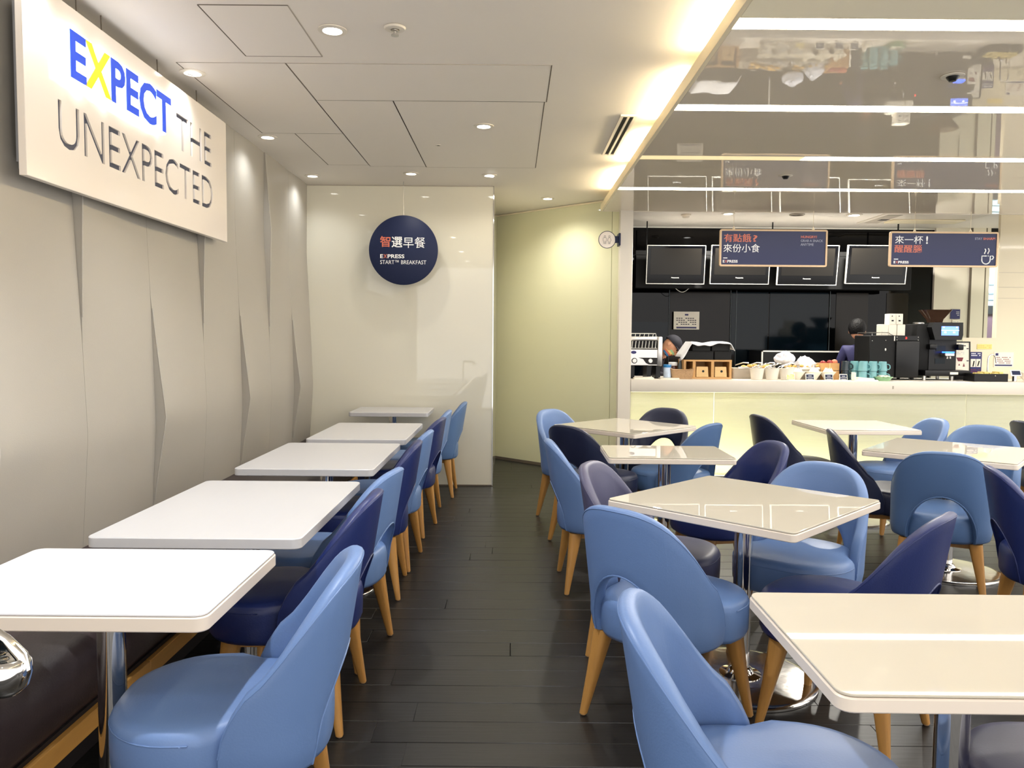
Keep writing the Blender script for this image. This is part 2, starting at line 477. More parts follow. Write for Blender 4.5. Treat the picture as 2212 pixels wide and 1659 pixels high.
# left wall of folded leather panels
wl = struct('wall_left', box(-2.1, -1.93, -1.2, YE, 0, ZC), MT['fabric'])
def tri(z, c, a, b):
    if z < c: q = 1 - (c - z) / a
    else: q = 1 - (z - c) / b
    return max(0.0, q)
seams = [0.10, 0.78, 1.45, 2.12, 2.79, 3.46, 4.14, 4.82, 5.48, 6.13, 6.78, YE]
for i in range(len(seams) - 1):
    ya, yb = seams[i] + 0.001, seams[i + 1] - 0.001
    upper = (i % 2 == 1)      # the near edge of this panel opens high (upper) or low
    def edge(z, up_):
        return 0.050 * tri(z, 2.2, 0.85, 0.75) ** 1.2 if up_ else 0.046 * tri(z, 0.98, 0.55, 0.65) ** 1.2
    nz, ny = 44, 12
    bb = B(); g = []
    for iz in range(nz + 1):
        z = 0.02 + (ZC - 0.02) * iz / nz
        row = []
        base = 0.012 + 0.045 * tri(z, 0.95, 0.65, 1.2)
        for iy in range(ny + 1):
            u = iy / ny
            k = (1 - u) ** 1.6
            # crease of the far edge follows the fold of its own seam
            x = -1.93 + base + edge(z, upper) * k + 0.006 * math.sin(PI * u) - 0.010 * edge(z, not upper) / 0.07 * u ** 2
            row.append(bb.bm.verts.new((x, ya + (yb - ya) * u, z)))
        g.append(row)
    for iz in range(nz):
        for iy in range(ny):
            bb.bm.faces.new((g[iz][iy], g[iz][iy + 1], g[iz + 1][iy + 1], g[iz + 1][iy]))
    for col, yy in ((0, ya), (ny, yb)):
        bk = [bb.bm.verts.new((-1.93, yy, g[iz][0].co.z)) for iz in range(nz + 1)]
        for iz in range(nz):
            bb.bm.faces.new((g[iz][col], g[iz + 1][col], bk[iz + 1], bk[iz]))
    p = bb.obj('leather_panel', MT['fabric'], wl, ang=50)
    pts = [(g[iz][0].co.x if False else 0, 0, 0) for iz in range(0)]
    # welt along the proud edge
    wv = [(-1.93 + 0.012 + 0.045 * tri(z, 0.95, 0.65, 1.2) + edge(z, upper) + 0.001, ya + 0.003, z) for z in [0.02 + (ZC - 0.02) * q / nz for q in range(nz + 1)] if edge(z, upper) > 0.004]
    if len(wv) > 3: B().tube(wv, 0.0045, 6).obj('welt', MT['fabric'], p)

# white end wall block, olive glass wall, column
we = struct('wall_back', box(-2.1, -0.185, YE, 9.5, 0.006, ZC), MT['gloss_wall'])
box(-0.187, -0.178, YE - 0.004, YE + 0.05, 0.006, ZC).obj('edge_strip', MT['chrome'], we)
box(-1.92, -0.185, YE - 0.004, YE, 0.0, 0.012).obj('base_strip', MT['joint'], we)
box(-1.92, -0.185, YE - 0.004, YE, ZC - 0.008, ZC - 0.002).obj('top_strip', MT['joint_soft'], we)
# olive glass wall runs diagonally
ga, gb = Vector((-0.60, 9.50)), Vector((1.10, 7.90))
gd = (gb - ga).normalized(); gn = Vector((-gd.y, gd.x))
def slab(p, q, t, z0, z1):
    n = gn * t
    return B().prism([(p.x, p.y), (q.x, q.y), (q.x + n.x, q.y + n.y), (p.x + n.x, p.y + n.y)], z0, z1)
gw = struct('wall_right', slab(ga, gb, 0.04, 0.0, ZC), MT['olive_glass'])
gw.location.y = 0.03
jp = ga + gd * ((1.005 + 0.60) / gd.x)
slab(ga, jp - gd * 0.003, -0.012, 0.03, ZC - 0.02).obj('glass_pane', MT['olive_glass'], gw)
slab(jp + gd * 0.003, gb, -0.012, 0.03, ZC - 0.02).obj('glass_pane', MT['olive_glass'], gw)
slab(jp - gd * 0.012, jp + gd * 0.006, -0.016, 1.07, 1.24).obj('hinge', MT['steel'], gw)
struct('baseboard_right', slab(ga, gb, -0.018, 0.0, 0.03), MT['joint']).location.y = 0.03
struct('trim_3', slab(ga, gb, -0.02, ZC - 0.02, ZC - 0.004), MT['trim_cream']).location.y = 0.03
struct('trim_4', box(1.056, 1.186, YC + 0.005, 8.5, 0, ZC, bev=0.004, seg=1), MT['white_paint'])

# kitchen shell behind the counter
kb = struct('wall_kitchen', box(1.186, 5.25, 9.90, 10.0, 0, ZC), MT['black_glass'])
box(1.186, 5.25, 9.885, 9.90, ZC - 0.022, ZC - 0.004).obj('top_trim', MT['silver'], kb)
for x0, x1, z0, z1, m in ((1.20, 1.95, 0.9, 1.62, 'blue_glass'), (1.97, 2.72, 0.9, 2.0, 'brown_dark'), (2.74, 3.20, 0.9, 2.0, 'blue_glass'), (3.22, 3.95, 0.9, 2.0, 'blue_glass'), (4.05, 4.45, 0.9, 2.0, 'tan_dark'), (4.68, 4.95, 0.9, 2.0, 'tan_dark')):
    box(x0, x1, 9.892, 9.90, z0, z1).obj('reflection_panel', MT[m], kb)  # dark panels put in for reflections and see-through shapes in the black glass
for x in (1.96, 2.73, 2.80, 3.97):
    box(x - 0.003, x + 0.003, 9.885, 9.892, 0.9, 2.02).obj('reflection_line', MT['grey_pipe'], kb)  # thin strips stand in for frame lines mirrored in the black glass
struct('wall_side', box(1.186, 1.20, 8.5, 9.9, 0, ZC), MT['black_soft'])
wk = struct('wall_service', box(5.25, 5.68, 9.86, 10.0, 0, ZC), MT['white_paint'])
for x0, x1, m in ((5.68, 5.70, 'joint'), (5.70, 5.86, 'white_paint'), (5.86, 5.875, 'joint'), (5.875, 5.92, 'white_paint')):
    box(x0, x1, 9.84, 10.0, 0, ZC).obj('door_frame_strip', MT[m], wk)
struct('wall_service_header', box(5.92, 6.6, 9.86, 10.0, 2.42, ZC), MT['black_soft'])
rm = struct('wall_service_room', box(5.6, 8.0, 11.6, 11.7, 0, ZC), MT['pipe_room'])
for z in (1.98, 2.07, 2.2):
    B().tube([(5.6, 11.4, z), (8, 11.3, z + 0.06)], 0.025, 8).obj('pipe', MT['grey_pipe'], rm)
B().tube([(6.46, 11.35, 1.9), (6.44, 11.35, 1.78), (6.38, 11.35, 1.72), (6.32, 11.35, 1.74)], 0.008, 6).obj('hose', MT['white_paint'], rm)
dr = struct('door_1', box(6.0, 7.2, 11.3, 11.36, 0, 1.80), MT['purple_door'])
box(6.55, 6.59, 11.28, 11.3, 0.92, 1.06, bev=0.005, seg=1).obj('handle', MT['steel'], dr)
box(6.0, 7.2, 11.27, 11.36, 1.80, 1.92).obj('door_head', MT['black_soft'], dr)
area('service_room_light', (6.6, 10.6, 2.7), (0, 0, 0), 1.2, 0.6, 110, (0.82, 0.95, 1.0))
t = thing('glow_tube', 'short upright glowing tube put in for a bright reflection in the service room doorway', 'lamp', (6.17, 11.2, 1.70))
B().tube([(0, 0, 0.0), (0, 0, 0.22)], 0.022, 10).obj('tube', MT['lcd_white'], t)  # glow imitates a bright upright reflection
B().tube([(0, 0.03, -0.03), (0, 0.03, 0.26)], 0.012, 8).obj('lamp_holder', MT['white_paint'], t)
wc = struct('wall_cream', box(5.31, 8.0, 8.66, 8.70, 0, ZC), MT['cream_wall'])
box(5.295, 5.31, 8.655, 8.71, 1.446, 2.43).obj('edge_profile', MT['trim_cream'], wc)
for z in (1.88, 2.0, 2.16):
    box(5.311, 8.0, 8.658, 8.66, z - 0.0015, z + 0.0015).obj('panel_joint', MT['joint_soft'], wc)
bs = struct('wall_backsplash', box(4.95, 8.0, 8.652, 8.66, 0.98, 1.446), MT['cream_wall'])

# ------------------------------------------------------------------ counter
ct = thing('serving_counter', 'long white serving counter with a glowing ribbed front', 'counter', (0, YC, 0))
box(1.188, 7.2, 0.0, 0.80, 0.877, 1.0, bev=0.004, seg=2).obj('worktop', MT['white_paint'], ct)
for a, b_ in ((1.192, 2.030), (2.036, 4.566), (4.572, 7.2)):
    box(a, b_, 0.045, 0.052, 0.035, 0.872).obj('front_panel', MT['rib'], ct)
box(1.188, 7.2, 0.25, 0.30, 0.0, 0.877).obj('inner_back', MT['print_white'], ct)
box(1.188, 7.2, 0.06, 0.25, 0.0, 0.02).obj('inner_floor', MT['print_white'], ct)
box(1.188, 1.20, 0.06, 0.25, 0.02, 0.877).obj('side_panel', MT['print_white'], ct)
box(1.188, 7.2, 0.035, 0.06, 0.0, 0.03).obj('plinth', MT['steel'], ct)
for x, pw in ((1.45, 1.3), (2.05, 1.2), (2.9, .75), (3.7, .4), (4.5, .4), (5.4, .8)):
    area('counter_front_lamp', (x, YC + 0.15, 0.05), (PI, 0, 0), 0.7, 0.05, P_FRONT * pw, (1.0, 0.93, 0.62))
box(3.80, 3.815, -0.003, 0.0, 0.925, 0.955).obj('scuff', MT['beige'], ct)

# ------------------------------------------------------------------ downlights and other ceiling fittings
def downlight(x, y, label, z=ZC, on='lamp_on', r=0.052, tilt=None, group='recessed downlights'):
    t = thing('downlight', label, 'ceiling light', (x, y, z), group=group)
    B().lathe([(r * 0.78, -0.001), (r * 1.28, -0.002), (r * 1.28, -0.007), (r * 0.86, -0.010), (r * 0.80, -0.004)], n=28, cap=False).obj('ring', MT['white_paint'], t)
    if tilt:
        o = B().lathe([(0.001, -0.012), (r * 0.72, -0.012), (r * 0.80, 0.004), (0.001, 0.004)], n=24).obj('lens', MT[on], t)
        o.rotation_euler = tilt
    else:
        B().lathe([(0.001, -0.006), (r * 0.5, -0.008), (r * 0.80, -0.004), (r * 0.80, 0.0)], n=24, cap=False).obj('lens', MT[on], t)
    return t
COOL = (0.95, 0.97, 1.0); NEU = (1.0, 0.95, 0.86)
DL = [
    (-0.837, 3.70, 'bright cool downlight beside the nearest square access panel', 'lamp_on', None, COOL, 1.8),
    (-0.201, 5.316, 'brightest downlight in the large access panel mid ceiling', 'lamp_on', None, NEU, 1.0),
    (-0.881, 6.851, 'small downlight in front of the round sign wire', 'lamp_dim', None, NEU, 0.4),
    (-0.210, 6.903, 'tilted downlight just before the right end of the white wall', 'lamp_dim', (0.3, 0.2, 0), NEU, 0.4),
    (0.344, 8.004, 'small downlight over the passage by the olive glass wall', 'lamp_on', None, NEU, 1.4),
    (-0.84, 1.9, 'downlight over the nearest left table, out of the frame', 'lamp_on', None, COOL, 4.0),
    (-0.84, 0.3, 'downlight behind the photographer on the left, out of the frame', 'lamp_on', None, COOL, 1.0),
]
for x, y, lb, on, tl, col, k in DL:
    downlight(x, y, lb, on=on, tilt=tl)
    spot('downlight_beam', (x, y, ZC - 0.03), P_SPOT * k, 110 if k > 1.5 else 150, 0.7 if k > 1.5 else 1.0, col, rad=0.03)
for x, y, lb, vis in ((-1.724, 4.304, 'tilted wall washer downlight above the lettered sign board', (0.25, 0.25, 0)), (-1.74, 5.651, 'wall washer downlight right of the lettered sign board', None), (-1.76, 6.98, 'wall washer downlight in the far left ceiling corner', None),
                      (-1.73, 2.95, 'wall washer downlight hidden above the near end of the sign board', None), (-1.73, 1.6, 'wall washer downlight nearest the camera, out of the frame', None)):
    downlight(x, y, lb, on='lamp_dim', tilt=vis, group='wall washers along the left wall')
    spot('washer_beam', (x, y, ZC - 0.03), P_WASH, 140, 1.0, (0.93, 0.96, 1.0), rad=0.03)
t = thing('sprinkler', 'small sprinkler head in a white rosette on the painted ceiling', 'sprinkler', (-0.545, 3.666, ZC))
B().lathe([(0.045, -0.001), (0.05, -0.004), (0.045, -0.012), (0.02, -0.014), (0.02, -0.002)], n=24, cap=False).obj('rosette', MT['white_paint'], t)
B().lathe([(0.016, -0.001), (0.016, -0.02), (0.006, -0.022), (0.006, -0.034), (0.018, -0.036), (0.018, -0.04)], n=16).obj('head', MT['steel'], t)
t = thing('ceiling_sensor', 'tiny dark sensor hole left of the brightest downlight', 'sensor', (-0.552, 5.853, ZC))
B().lathe([(0.012, -0.001), (0.022, -0.002), (0.022, -0.005), (0.012, -0.006)], n=20, cap=False).obj('ring', MT['white_paint'], t)
B().lathe([(0.001, -0.003), (0.012, -0.004), (0.012, 0.0)], n=16, cap=False).obj('lens', MT['black'], t)
t = thing('air_vent', 'narrow white slot vent with two dark slots beside the glowing ceiling edge', 'vent', (0.725, 5.56, ZC))
bx = B()
for a, b_ in ((-0.055, -0.036), (-0.008, 0.006), (0.030, 0.05)):
    bx.box(a, b_, -0.51, 0.51, -0.012, 0)
bx.box(-0.055, 0.05, -0.53, -0.51, -0.012, 0).box(-0.055, 0.05, 0.51, 0.53, -0.012, 0)
bx.obj('frame', MT['white_paint'], t)
box(-0.036, -0.008, -0.51, 0.51, -0.004, 0).obj('slot', MT['black_soft'], t)
box(0.006, 0.030, -0.51, 0.51, -0.004, 0).obj('slot', MT['black_soft'], t)
for x, y, lb in ((2.093, 3.838, 'black dome sensor with round trim in the nearer glossy ceiling panel'), (2.096, 6.148, 'black dome sensor with round trim in the farther glossy ceiling panel')):
    t = thing('dome_sensor', lb, 'sensor', (x, y, ZP), group='dome sensors in the glossy ceiling')
    B().lathe([(0.03, -0.001), (0.052, -0.002), (0.052, -0.006), (0.03, -0.007)], n=24, cap=False).obj('ring', MT['white_paint'], t)
    B().lathe([(0.001, -0.03), (0.016, -0.028), (0.026, -0.014), (0.03, -0.001)], n=20, cap=False).obj('dome', MT['black'], t)
# kitchen ceiling fittings
t = thing('smoke_detector', 'round white smoke detector on the kitchen ceiling', 'detector', (1.945, 8.96, ZC))
B().lathe([(0.055, 0), (0.055, -0.012), (0.05, -0.016), (0.04, -0.018), (0.04, -0.034), (0.03, -0.042), (0.001, -0.044)], n=24, cap=False).obj('body', MT['white_paint'], t)
B().lathe([(0.052, -0.005), (0.057, -0.006), (0.057, -0.009), (0.052, -0.01)], n=24, cap=False).obj('rim', MT['beige'], t)
downlight(2.396, 8.87, 'kitchen downlight between smoke detector and round dark grille', on='lamp_on', r=0.06, group='kitchen downlights')
downlight(3.812, 8.90, 'brightest kitchen downlight, left of the ceiling air conditioner', on='lamp_on', r=0.07, group='kitchen downlights')
spot('kitchen_beam', (2.396, 8.87, ZC - 0.03), P_SPOT * 5.0, 165, 0.15, NEU, rad=0.05)
spot('kitchen_beam', (3.812, 8.90, ZC - 0.03), P_SPOT * 5.5, 165, 0.15, NEU, rad=0.05)
t = thing('round_grille', 'round dark air grille on the kitchen ceiling', 'vent', (3.174, 8.90, ZC))
B().lathe([(0.07, 0), (0.085, -0.003), (0.085, -0.008), (0.07, -0.01)], n=24, cap=False).obj('ring', MT['beige'], t)
B().lathe([(0.001, -0.006), (0.035, -0.008), (0.04, -0.002), (0.055, -0.008), (0.07, -0.004)], n=24, cap=False).obj('grille', MT['joint'], t)
t = thing('air_conditioner', 'recessed ceiling air conditioner with a cream louvre above the drinks sign', 'air conditioner', (4.72, 9.22, ZC))
box(-0.62, 0.55, -0.45, 0.28, -0.010, 0, bev=0.003, seg=1).obj('frame', MT['white_paint'], t)
box(-0.36, 0.47, -0.10, 0.14, -0.026, -0.010, bev=0.004, seg=1).obj('louvre', MT['trim_cream'], t)
box(-0.56, -0.40, -0.40, 0.22, -0.013, -0.010).obj('grille', MT['joint_soft'], t)
box(-0.50, -0.40, -0.10, 0.0, -0.015, -0.012).obj('badge', MT['black_soft'], t)

# ------------------------------------------------------------------ tables
def rrect(w_, d_, r, n=5, yaw=0.0, cx=0, cy=0):
    out = []
    for sx, sy, a0 in ((1, 1, 0), (-1, 1, PI / 2), (-1, -1, PI), (1, -1, 3 * PI / 2)):
        for i in range(n + 1):
            a = a0 + PI / 2 * i / n
            out.append((sx * (w_ / 2 - r) + r * math.cos(a), sy * (d_ / 2 - r) + r * math.sin(a)))
    return out
def slab_r(b, w_, d_, r, z0, z1, e=0.003):
    ri = max(r - e, 0.001)
    rings = [[(x, y, z0) for x, y in rrect(w_ - 2 * e, d_ - 2 * e, ri)], [(x, y, z0 + e) for x, y in rrect(w_, d_, r)],
             [(x, y, z1 - e) for x, y in rrect(w_, d_, r)], [(x, y, z1) for x, y in rrect(w_ - 2 * e, d_ - 2 * e, ri)]]
    return b.loft(rings)
base_me = {}
def table(x, y, yaw, w_, d_, label, glass=None, group=None, r=0.03, disc=0.30, top=0.75, poles=((0, 0),)):
    t = thing('cafe_table', label, 'table', (x, y, 0), math.radians(yaw), group)
    th = 0.029 if glass == 'tglass' else 0.036
    zt = top - (0.007 if glass else 0)
    slab_r(B(), w_, d_, r, zt - th, zt).obj('tabletop', MT['lam'] if not glass else MT['lam_edge'], t, ang=28)
    if glass:
        slab_r(B(), w_ - 0.006, d_ - 0.006, r, top - 0.006, top, 0.0015).obj('glass_top', MT[glass], t, ang=28)
    for px, py in poles:
        box(px - 0.14, px + 0.14, py - 0.14, py + 0.14, zt - th - 0.012, zt - th, bev=0.004, seg=1).obj('mounting_plate', MT['black'], t)
        B().tube([(px, py, 0.03), (px, py, zt - th - 0.012)], 0.036, 24).obj('pole', MT['chrome'], t)
        B().lathe([(0.036, 0.055), (0.045, 0.05), (0.055, 0.032), (0.085, 0.024), (0.085, 0.015)], px, py, 28, cap=False).obj('collar', MT['chrome'], t)
        B().lathe([(0.001, 0.022), (0.10, 0.021), (disc * 0.9, 0.016), (disc - 0.004, 0.013), (disc, 0.009), (disc, 0.001)], px, py, 48, cap=False).obj('base_disc', MT['disc'], t)
    return t
GL, GR = 'white tables along the leather bench', 'white glass-topped tables of the right block'
table(-1.078, 2.085, 0, 0.735, 0.57, 'nearest bench table with a bright glossy white top, cut by the left frame edge', 'tglass_cool', GL, disc=0.25)
table(-1.025, 3.01, 0, 0.695, 1.02, 'longest-looking matt white bench table, second from the camera', None, GL, disc=0.27)
table(-1.025, 4.325, 0, 0.69, 0.97, 'third matt white bench table from the camera, beside the fourth chair', None, GL, disc=0.27)
table(-0.995, 5.47, 0, 0.64, 0.98, 'fourth white bench table, one before the small end table', None, GL, disc=0.27)
table(-1.07, 7.06, 0, 0.69, 0.56, 'small white bench table at the white end wall under the round sign', None, GL, disc=0.24)
table(0.985, 1.705, -0.5, 0.75, 0.59, 'nearest right table, its glass top mirroring two light strips', 'tglass', GR, disc=0.27)
table(0.955, 3.19, 45.5, 0.80, 0.80, 'diagonally set square table in the middle with its chrome disc base in view', 'tglass', GR, disc=0.305, r=0.02)
table(0.892, 4.55, -1, 0.705, 0.51, 'small oblong table behind the diagonal square one', 'tglass', GR, disc=0.25, r=0.02)
table(0.858, 5.94, 44, 0.775, 0.775, 'diagonally set table next to the passage, nearest the white column', 'tglass', GR, disc=0.29, r=0.02)
table(2.655, 6.09, 1, 0.71, 0.71, 'square table alone in front of the glowing counter, mid right', 'tglass', GR, disc=0.28, r=0.02)
table(2.66, 4.74, 50, 0.80, 0.80, 'diagonally set table at the right frame edge, before the tall blue chair back', 'tglass', GR, disc=0.305, r=0.02)

# ------------------------------------------------------------------ chairs
H_TOP, Z_SEAT, Z_BOT = 0.83, 0.478, 0.335
def lerp(x, xs, ys_):
    if x <= xs[0]: return ys_[0]
    for i in range(len(xs) - 1):
        if x <= xs[i + 1]:
            t = (x - xs[i]) / (xs[i + 1] - xs[i]); t2 = t
            return ys_[i] + (ys_[i + 1] - ys_[i]) * t2
    return ys_[-1]
TH = [0, 10, 20, 30, 38, 46, 54, 62, 70, 80, 90]
ZT = [0.830, 0.829, 0.824, 0.812, 0.797, 0.777, 0.751, 0.719, 0.681, 0.623, 0.560]
def shell_cols():
    cols = []   # (px, py, nx, ny inward, zb, zt, thickness)
    def plan(th):
        c, s_ = math.cos(th), math.sin(th)
        return (-0.058 - 0.214 * abs(c) ** 0.78, 0.25 * math.copysign(abs(s_) ** 0.9, s_))
    half = []
    ya = 0.172
    ths = []
    for i in range(11):
        yy = ya * math.sin(PI / 2 * i / 10)
        ths.append((math.asin(min(1, (yy / 0.25) ** (1 / 0.9))), Z_BOT + 0.245 * math.cos(PI / 2 * i / 10)))
    t0 = ths[-1][0]
    for i in range(1, 11):
        ths.append((t0 + (PI / 2 - t0) * i / 10, Z_BOT))
    for th, zb in ths:
        x, y = plan(th)
        e = 1e-3
        xa, ya_ = plan(max(th - e, 0.0)); xb, yb = plan(th + e)
        tx, ty = xb - xa, yb - ya_
        if th < 1e-6: tx, ty = 0, 1
        l = math.hypot(tx, ty) or 1
        half.append([x, y, -ty / l * -1, tx / l * -1, zb, lerp(math.degrees(th), TH, ZT), 0.044])
    for k, (dx, zt, tk) in enumerate(((0.014, 0.534, 0.042), (0.028, 0.505, 0.037), (0.040, 0.465, 0.028), (0.045, 0.42, 0.018))):
        half.append([-0.058 + dx, 0.25 - dx * 0.1, 0, -1, Z_BOT + 0.002 * k, zt, tk])
    left = [list(c) for c in half]
    right = [[c[0], -c[1], c[2], -c[3], c[4], c[5], c[6]] for c in half[1:]]
    return list(reversed(right)) + left
def col_loop(c):
    x, y, nx, ny, zb, zt, th = c
    r = min(0.016, (zt - zb) * 0.2)
    lo = []
    for i in range(9):
        lo.append((0.0, zb + r + (zt - zb - 2 * r) * i / 8))
    lo += [(th * 0.06, zt - r * 0.35), (th * 0.28, zt - r * 0.05), (th * 0.55, zt), (th * 0.85, zt - r * 0.35)]
    for i in range(9):
        q = i / 8
        lo.append((th * (1.0 + 0.12 * math.sin(PI * q)), zt - r - (zt - zb - 2 * r) * q))
    lo += [(th * 0.85, zb + r * 0.35), (th * 0.55, zb), (th * 0.28, zb + r * 0.05), (th * 0.06, zb + r * 0.35)]
    out = []
    for wv, z in lo:
        px, py = x + nx * wv, y + ny * wv
        if z > 0.44: px -= 0.165 * (z - 0.44)
        k = max(0.0, (Z_BOT + 0.06 - z)) / 0.06
        px *= 1 - 0.05 * k; py *= 1 - 0.04 * k
        out.append((px, py, z))
    return out
SC = shell_cols()
def make_shell():
    return B().loft([col_loop(c) for c in SC]).mesh('backrest', LEATHER['light'], ang=70)
def make_piping():
    b = B()
    top = []; 
    for c in SC:
        L = col_loop(c); p = L[9]; top.append((p[0] - c[2] * 0.001, p[1] - c[3] * 0.001, p[2] - 0.006))
    b.tube(top, 0.0022, 6)
    arch = [col_loop(c)[-1] for c in SC if abs(c[1]) < 0.1725]
    b.tube([(p[0] - 0.002, p[1], p[2] + 0.002) for p in arch], 0.0035, 6)
    return b.mesh('piping', LEATHER['light'])
def make_seat():
    def ring(sc, z, dz=0.0):
        out = []
        n = 44
        for i in range(n):
            a = 2 * PI * i / n
            c, s_ = math.cos(a), math.sin(a)
            x = 0.03 + (0.262 if c > 0 else 0.284) * math.copysign(abs(c) ** 0.72, c)
            wd = 0.206 + 0.047 / (1 + math.exp(-(x - 0.004) / 0.010))
            y = wd * math.copysign(abs(s_) ** 0.68, s_)
            if x > 0.12: y *= 1 - 0.35 * (x - 0.12) ** 2 / 0.03 * 0.5
            out.append((0.03 + (x - 0.03) * sc, y * sc, z + dz * (1 - (y / 0.25) ** 2)))
        return out
    rings = [ring(0.90, Z_BOT - 0.004), ring(0.97, Z_BOT), ring(0.995, Z_BOT + 0.015), ring(1.0, Z_BOT + 0.06), ring(1.0, Z_SEAT - 0.038), ring(0.985, Z_SEAT - 0.018), ring(0.95, Z_SEAT - 0.006), ring(0.86, Z_SEAT, 0.002), ring(0.6, Z_SEAT + 0.003, 0.004), ring(0.3, Z_SEAT + 0.005, 0.004), ring(0.05, Z_SEAT + 0.009)]
    return B().loft(rings).mesh('seat', LEATHER['light'], ang=60)
def make_welt():
    pts = []
    n = 30
    for i in range(n + 1):
        a = -1.72 + 3.44 * i / n
        c, s_ = math.cos(a), math.sin(a)
        x = 0.03 + 0.262 * abs(c) ** 0.72
        wd = 0.206 + 0.047 / (1 + math.exp(-(x - 0.004) / 0.010))
        y = wd * math.copysign(abs(s_) ** 0.68, s_)
        if x > 0.12: y *= 1 - 0.35 * (x - 0.12) ** 2 / 0.03 * 0.5
        pts.append((0.03 + (x - 0.03) * 0.995, y * 0.995, Z_SEAT - 0.030))
    return B().tube(pts, 0.0022, 6).mesh('seam', LEATHER['light'])
def make_leg(sx, sy):
    b = B(); rings = []
    for t, hw in ((0, 0.034), (0.12, 0.031), (0.5, 0.022), (1.0, 0.0125)):
        cx = sx * (0.168 + 0.052 * t); cy = sy * (0.165 + 0.052 * t); z = Z_BOT - 0.002 - (Z_BOT - 0.008) * t
        k = hw * 0.62
        rings.append([(cx + a, cy + c, z) for a, c in ((hw, k), (k, hw), (-k, hw), (-hw, k), (-hw, -k), (-k, -hw), (k, -hw), (hw, -k))])
    return b.loft(rings).mesh('leg', MT['wood'], ang=50)
def make_glide(sx, sy):
    return B().lathe([(0.010, 0.008), (0.011, 0.002), (0.009, 0.0)], sx * 0.22, sy * 0.217, 12).mesh('glide', MT['glide'])
def make_apron():
    b = B()
    for y in (-0.16, 0.16): b.box(-0.15, 0.15, y - 0.011, y + 0.011, Z_BOT - 0.034, Z_BOT)
    for x in (-0.155, 0.155): b.box(x - 0.011, x + 0.011, -0.15, 0.15, Z_BOT - 0.034, Z_BOT)
    b.box(-0.15, 0.15, -0.15, 0.15, Z_BOT - 0.012, Z_BOT)
    return b.mesh('apron', MT['wood'])
CM = dict(shell=make_shell(), pipe=make_piping(), seat=make_seat(), welt=make_welt(), apron=make_apron(),
          legs=[make_leg(*q) for q in ((1, 1), (1, -1), (-1, 1), (-1, -1))], gl=[make_glide(*q) for q in ((1, 1), (1, -1), (-1, 1), (-1, -1))])
def om(o, m):
    o.material_slots[0].link = 'OBJECT'; o.material_slots[0].material = m
    return o
def chair(x, y, yaw, col, label, group):
    t = thing('dining_chair', label, 'chair', (x, y, 0.0), math.radians(yaw), group)
    L = LEATHER[col]
    s_ = om(link('seat', CM['seat'], t), L)
    om(link('seam', CM['welt'], s_), L)
    b = om(link('backrest', CM['shell'], t), L)
    om(link('piping', CM['pipe'], b), L)
    link('apron', CM['apron'], t)
    for lg, g in zip(CM['legs'], CM['gl']):
        l = link('leg', lg, t); link('glide', g, l)
    return t
G1, G2 = 'blue chairs along the bench tables', 'blue chairs around the tables of the right block'
chair(-0.725, 2.03, 187, 'light', 'nearest light blue chair on the left, at the nearest bench table', G1)
chair(-0.815, 2.90, 180, 'navy', 'navy chair directly behind the nearest light blue chair on the left', G1)
chair(-0.815, 3.45, 171, 'light', 'light blue chair at the far end of the second bench table', G1)
chair(-0.83, 4.33, 183, 'navy', 'navy chair at the third bench table, second navy from the camera', G1)
chair(-0.82, 4.86, 177, 'light', 'light blue chair just behind the second navy bench chair, third light blue from the camera', G1)
chair(-0.81, 5.66, 174, 'navy', 'farthest navy chair of the bench row', G1)
chair(-0.81, 6.22, 180, 'light', 'light blue chair in the bench row half hidden behind the farthest navy one', G1)
chair(-0.735, 7.04, 180, 'steel', 'last chair of the bench row, standing alone at the white end wall', G1)
chair(0.567, 1.65, -11, 'light', 'nearest light blue chair on the right, cut by the bottom frame edge', G2)
chair(0.585, 2.86, 44, 'light', 'light blue chair with its open arched back to us, left of the middle diagonal table', G2)
chair(0.64, 3.50, -26, 'dusk', 'faded violet chair behind the left corner of the middle diagonal table', G2)
chair(0.52, 4.46, 2, 'light', 'slim-looking light blue chair on the aisle at the small oblong table', G2)
chair(0.58, 5.40, 43, 'ink', 'dark navy chair with broad back beside the aisle, behind the slim light blue one', G2)
chair(0.52, 6.16, -45, 'light', 'farthest light blue chair on the aisle, nearest the olive glass wall', G2)
chair(1.13, 6.32, -124, 'ink', 'dark chair facing us behind the table nearest the white column', G2)
chair(1.16, 5.60, 137, 'steel', 'medium blue chair right of the small oblong table, back to us', G2)
chair(2.20, 6.10, 10, 'ink', 'tall dark chair left of the lone square table by the counter', G2)
chair(1.20, 4.38, 192, 'navy', 'dark blue chair at the right end of the small oblong table', G2)
chair(1.28, 3.45, -130, 'light', 'light blue chair facing us behind the middle diagonal table, open arch showing', G2)
chair(2.36, 4.98, -17, 'ink', 'dark chair at the left corner of the diagonal table by the right frame edge', G2)
chair(2.88, 5.84, 184, 'light', 'light blue chair at the right side of the lone square table by the counter', G2)
chair(2.394, 4.34, 62, 'steel', 'tall medium blue chair seen squarely from behind with an open arch', G2)
chair(1.215, 2.795, 137, 'navy', 'dark violet-blue chair, back to us, just behind the nearest right table', G2)
chair(3.06, 5.16, -130, 'steel', 'blue chair facing us beyond the diagonal table at the right frame edge', G2)
chair(2.50, 3.49, -18, 'navy', 'navy chair cut by the right frame edge, in front of the tall medium blue one', G2)
chair(4.03, 5.72, 0, 'ink', 'dark chair far right by the glowing counter, cut by the frame edge', G2)
chair(1.31, 1.64, 180, 'dusk', 'violet chair seat in the bottom right corner, under the nearest right table', G2)

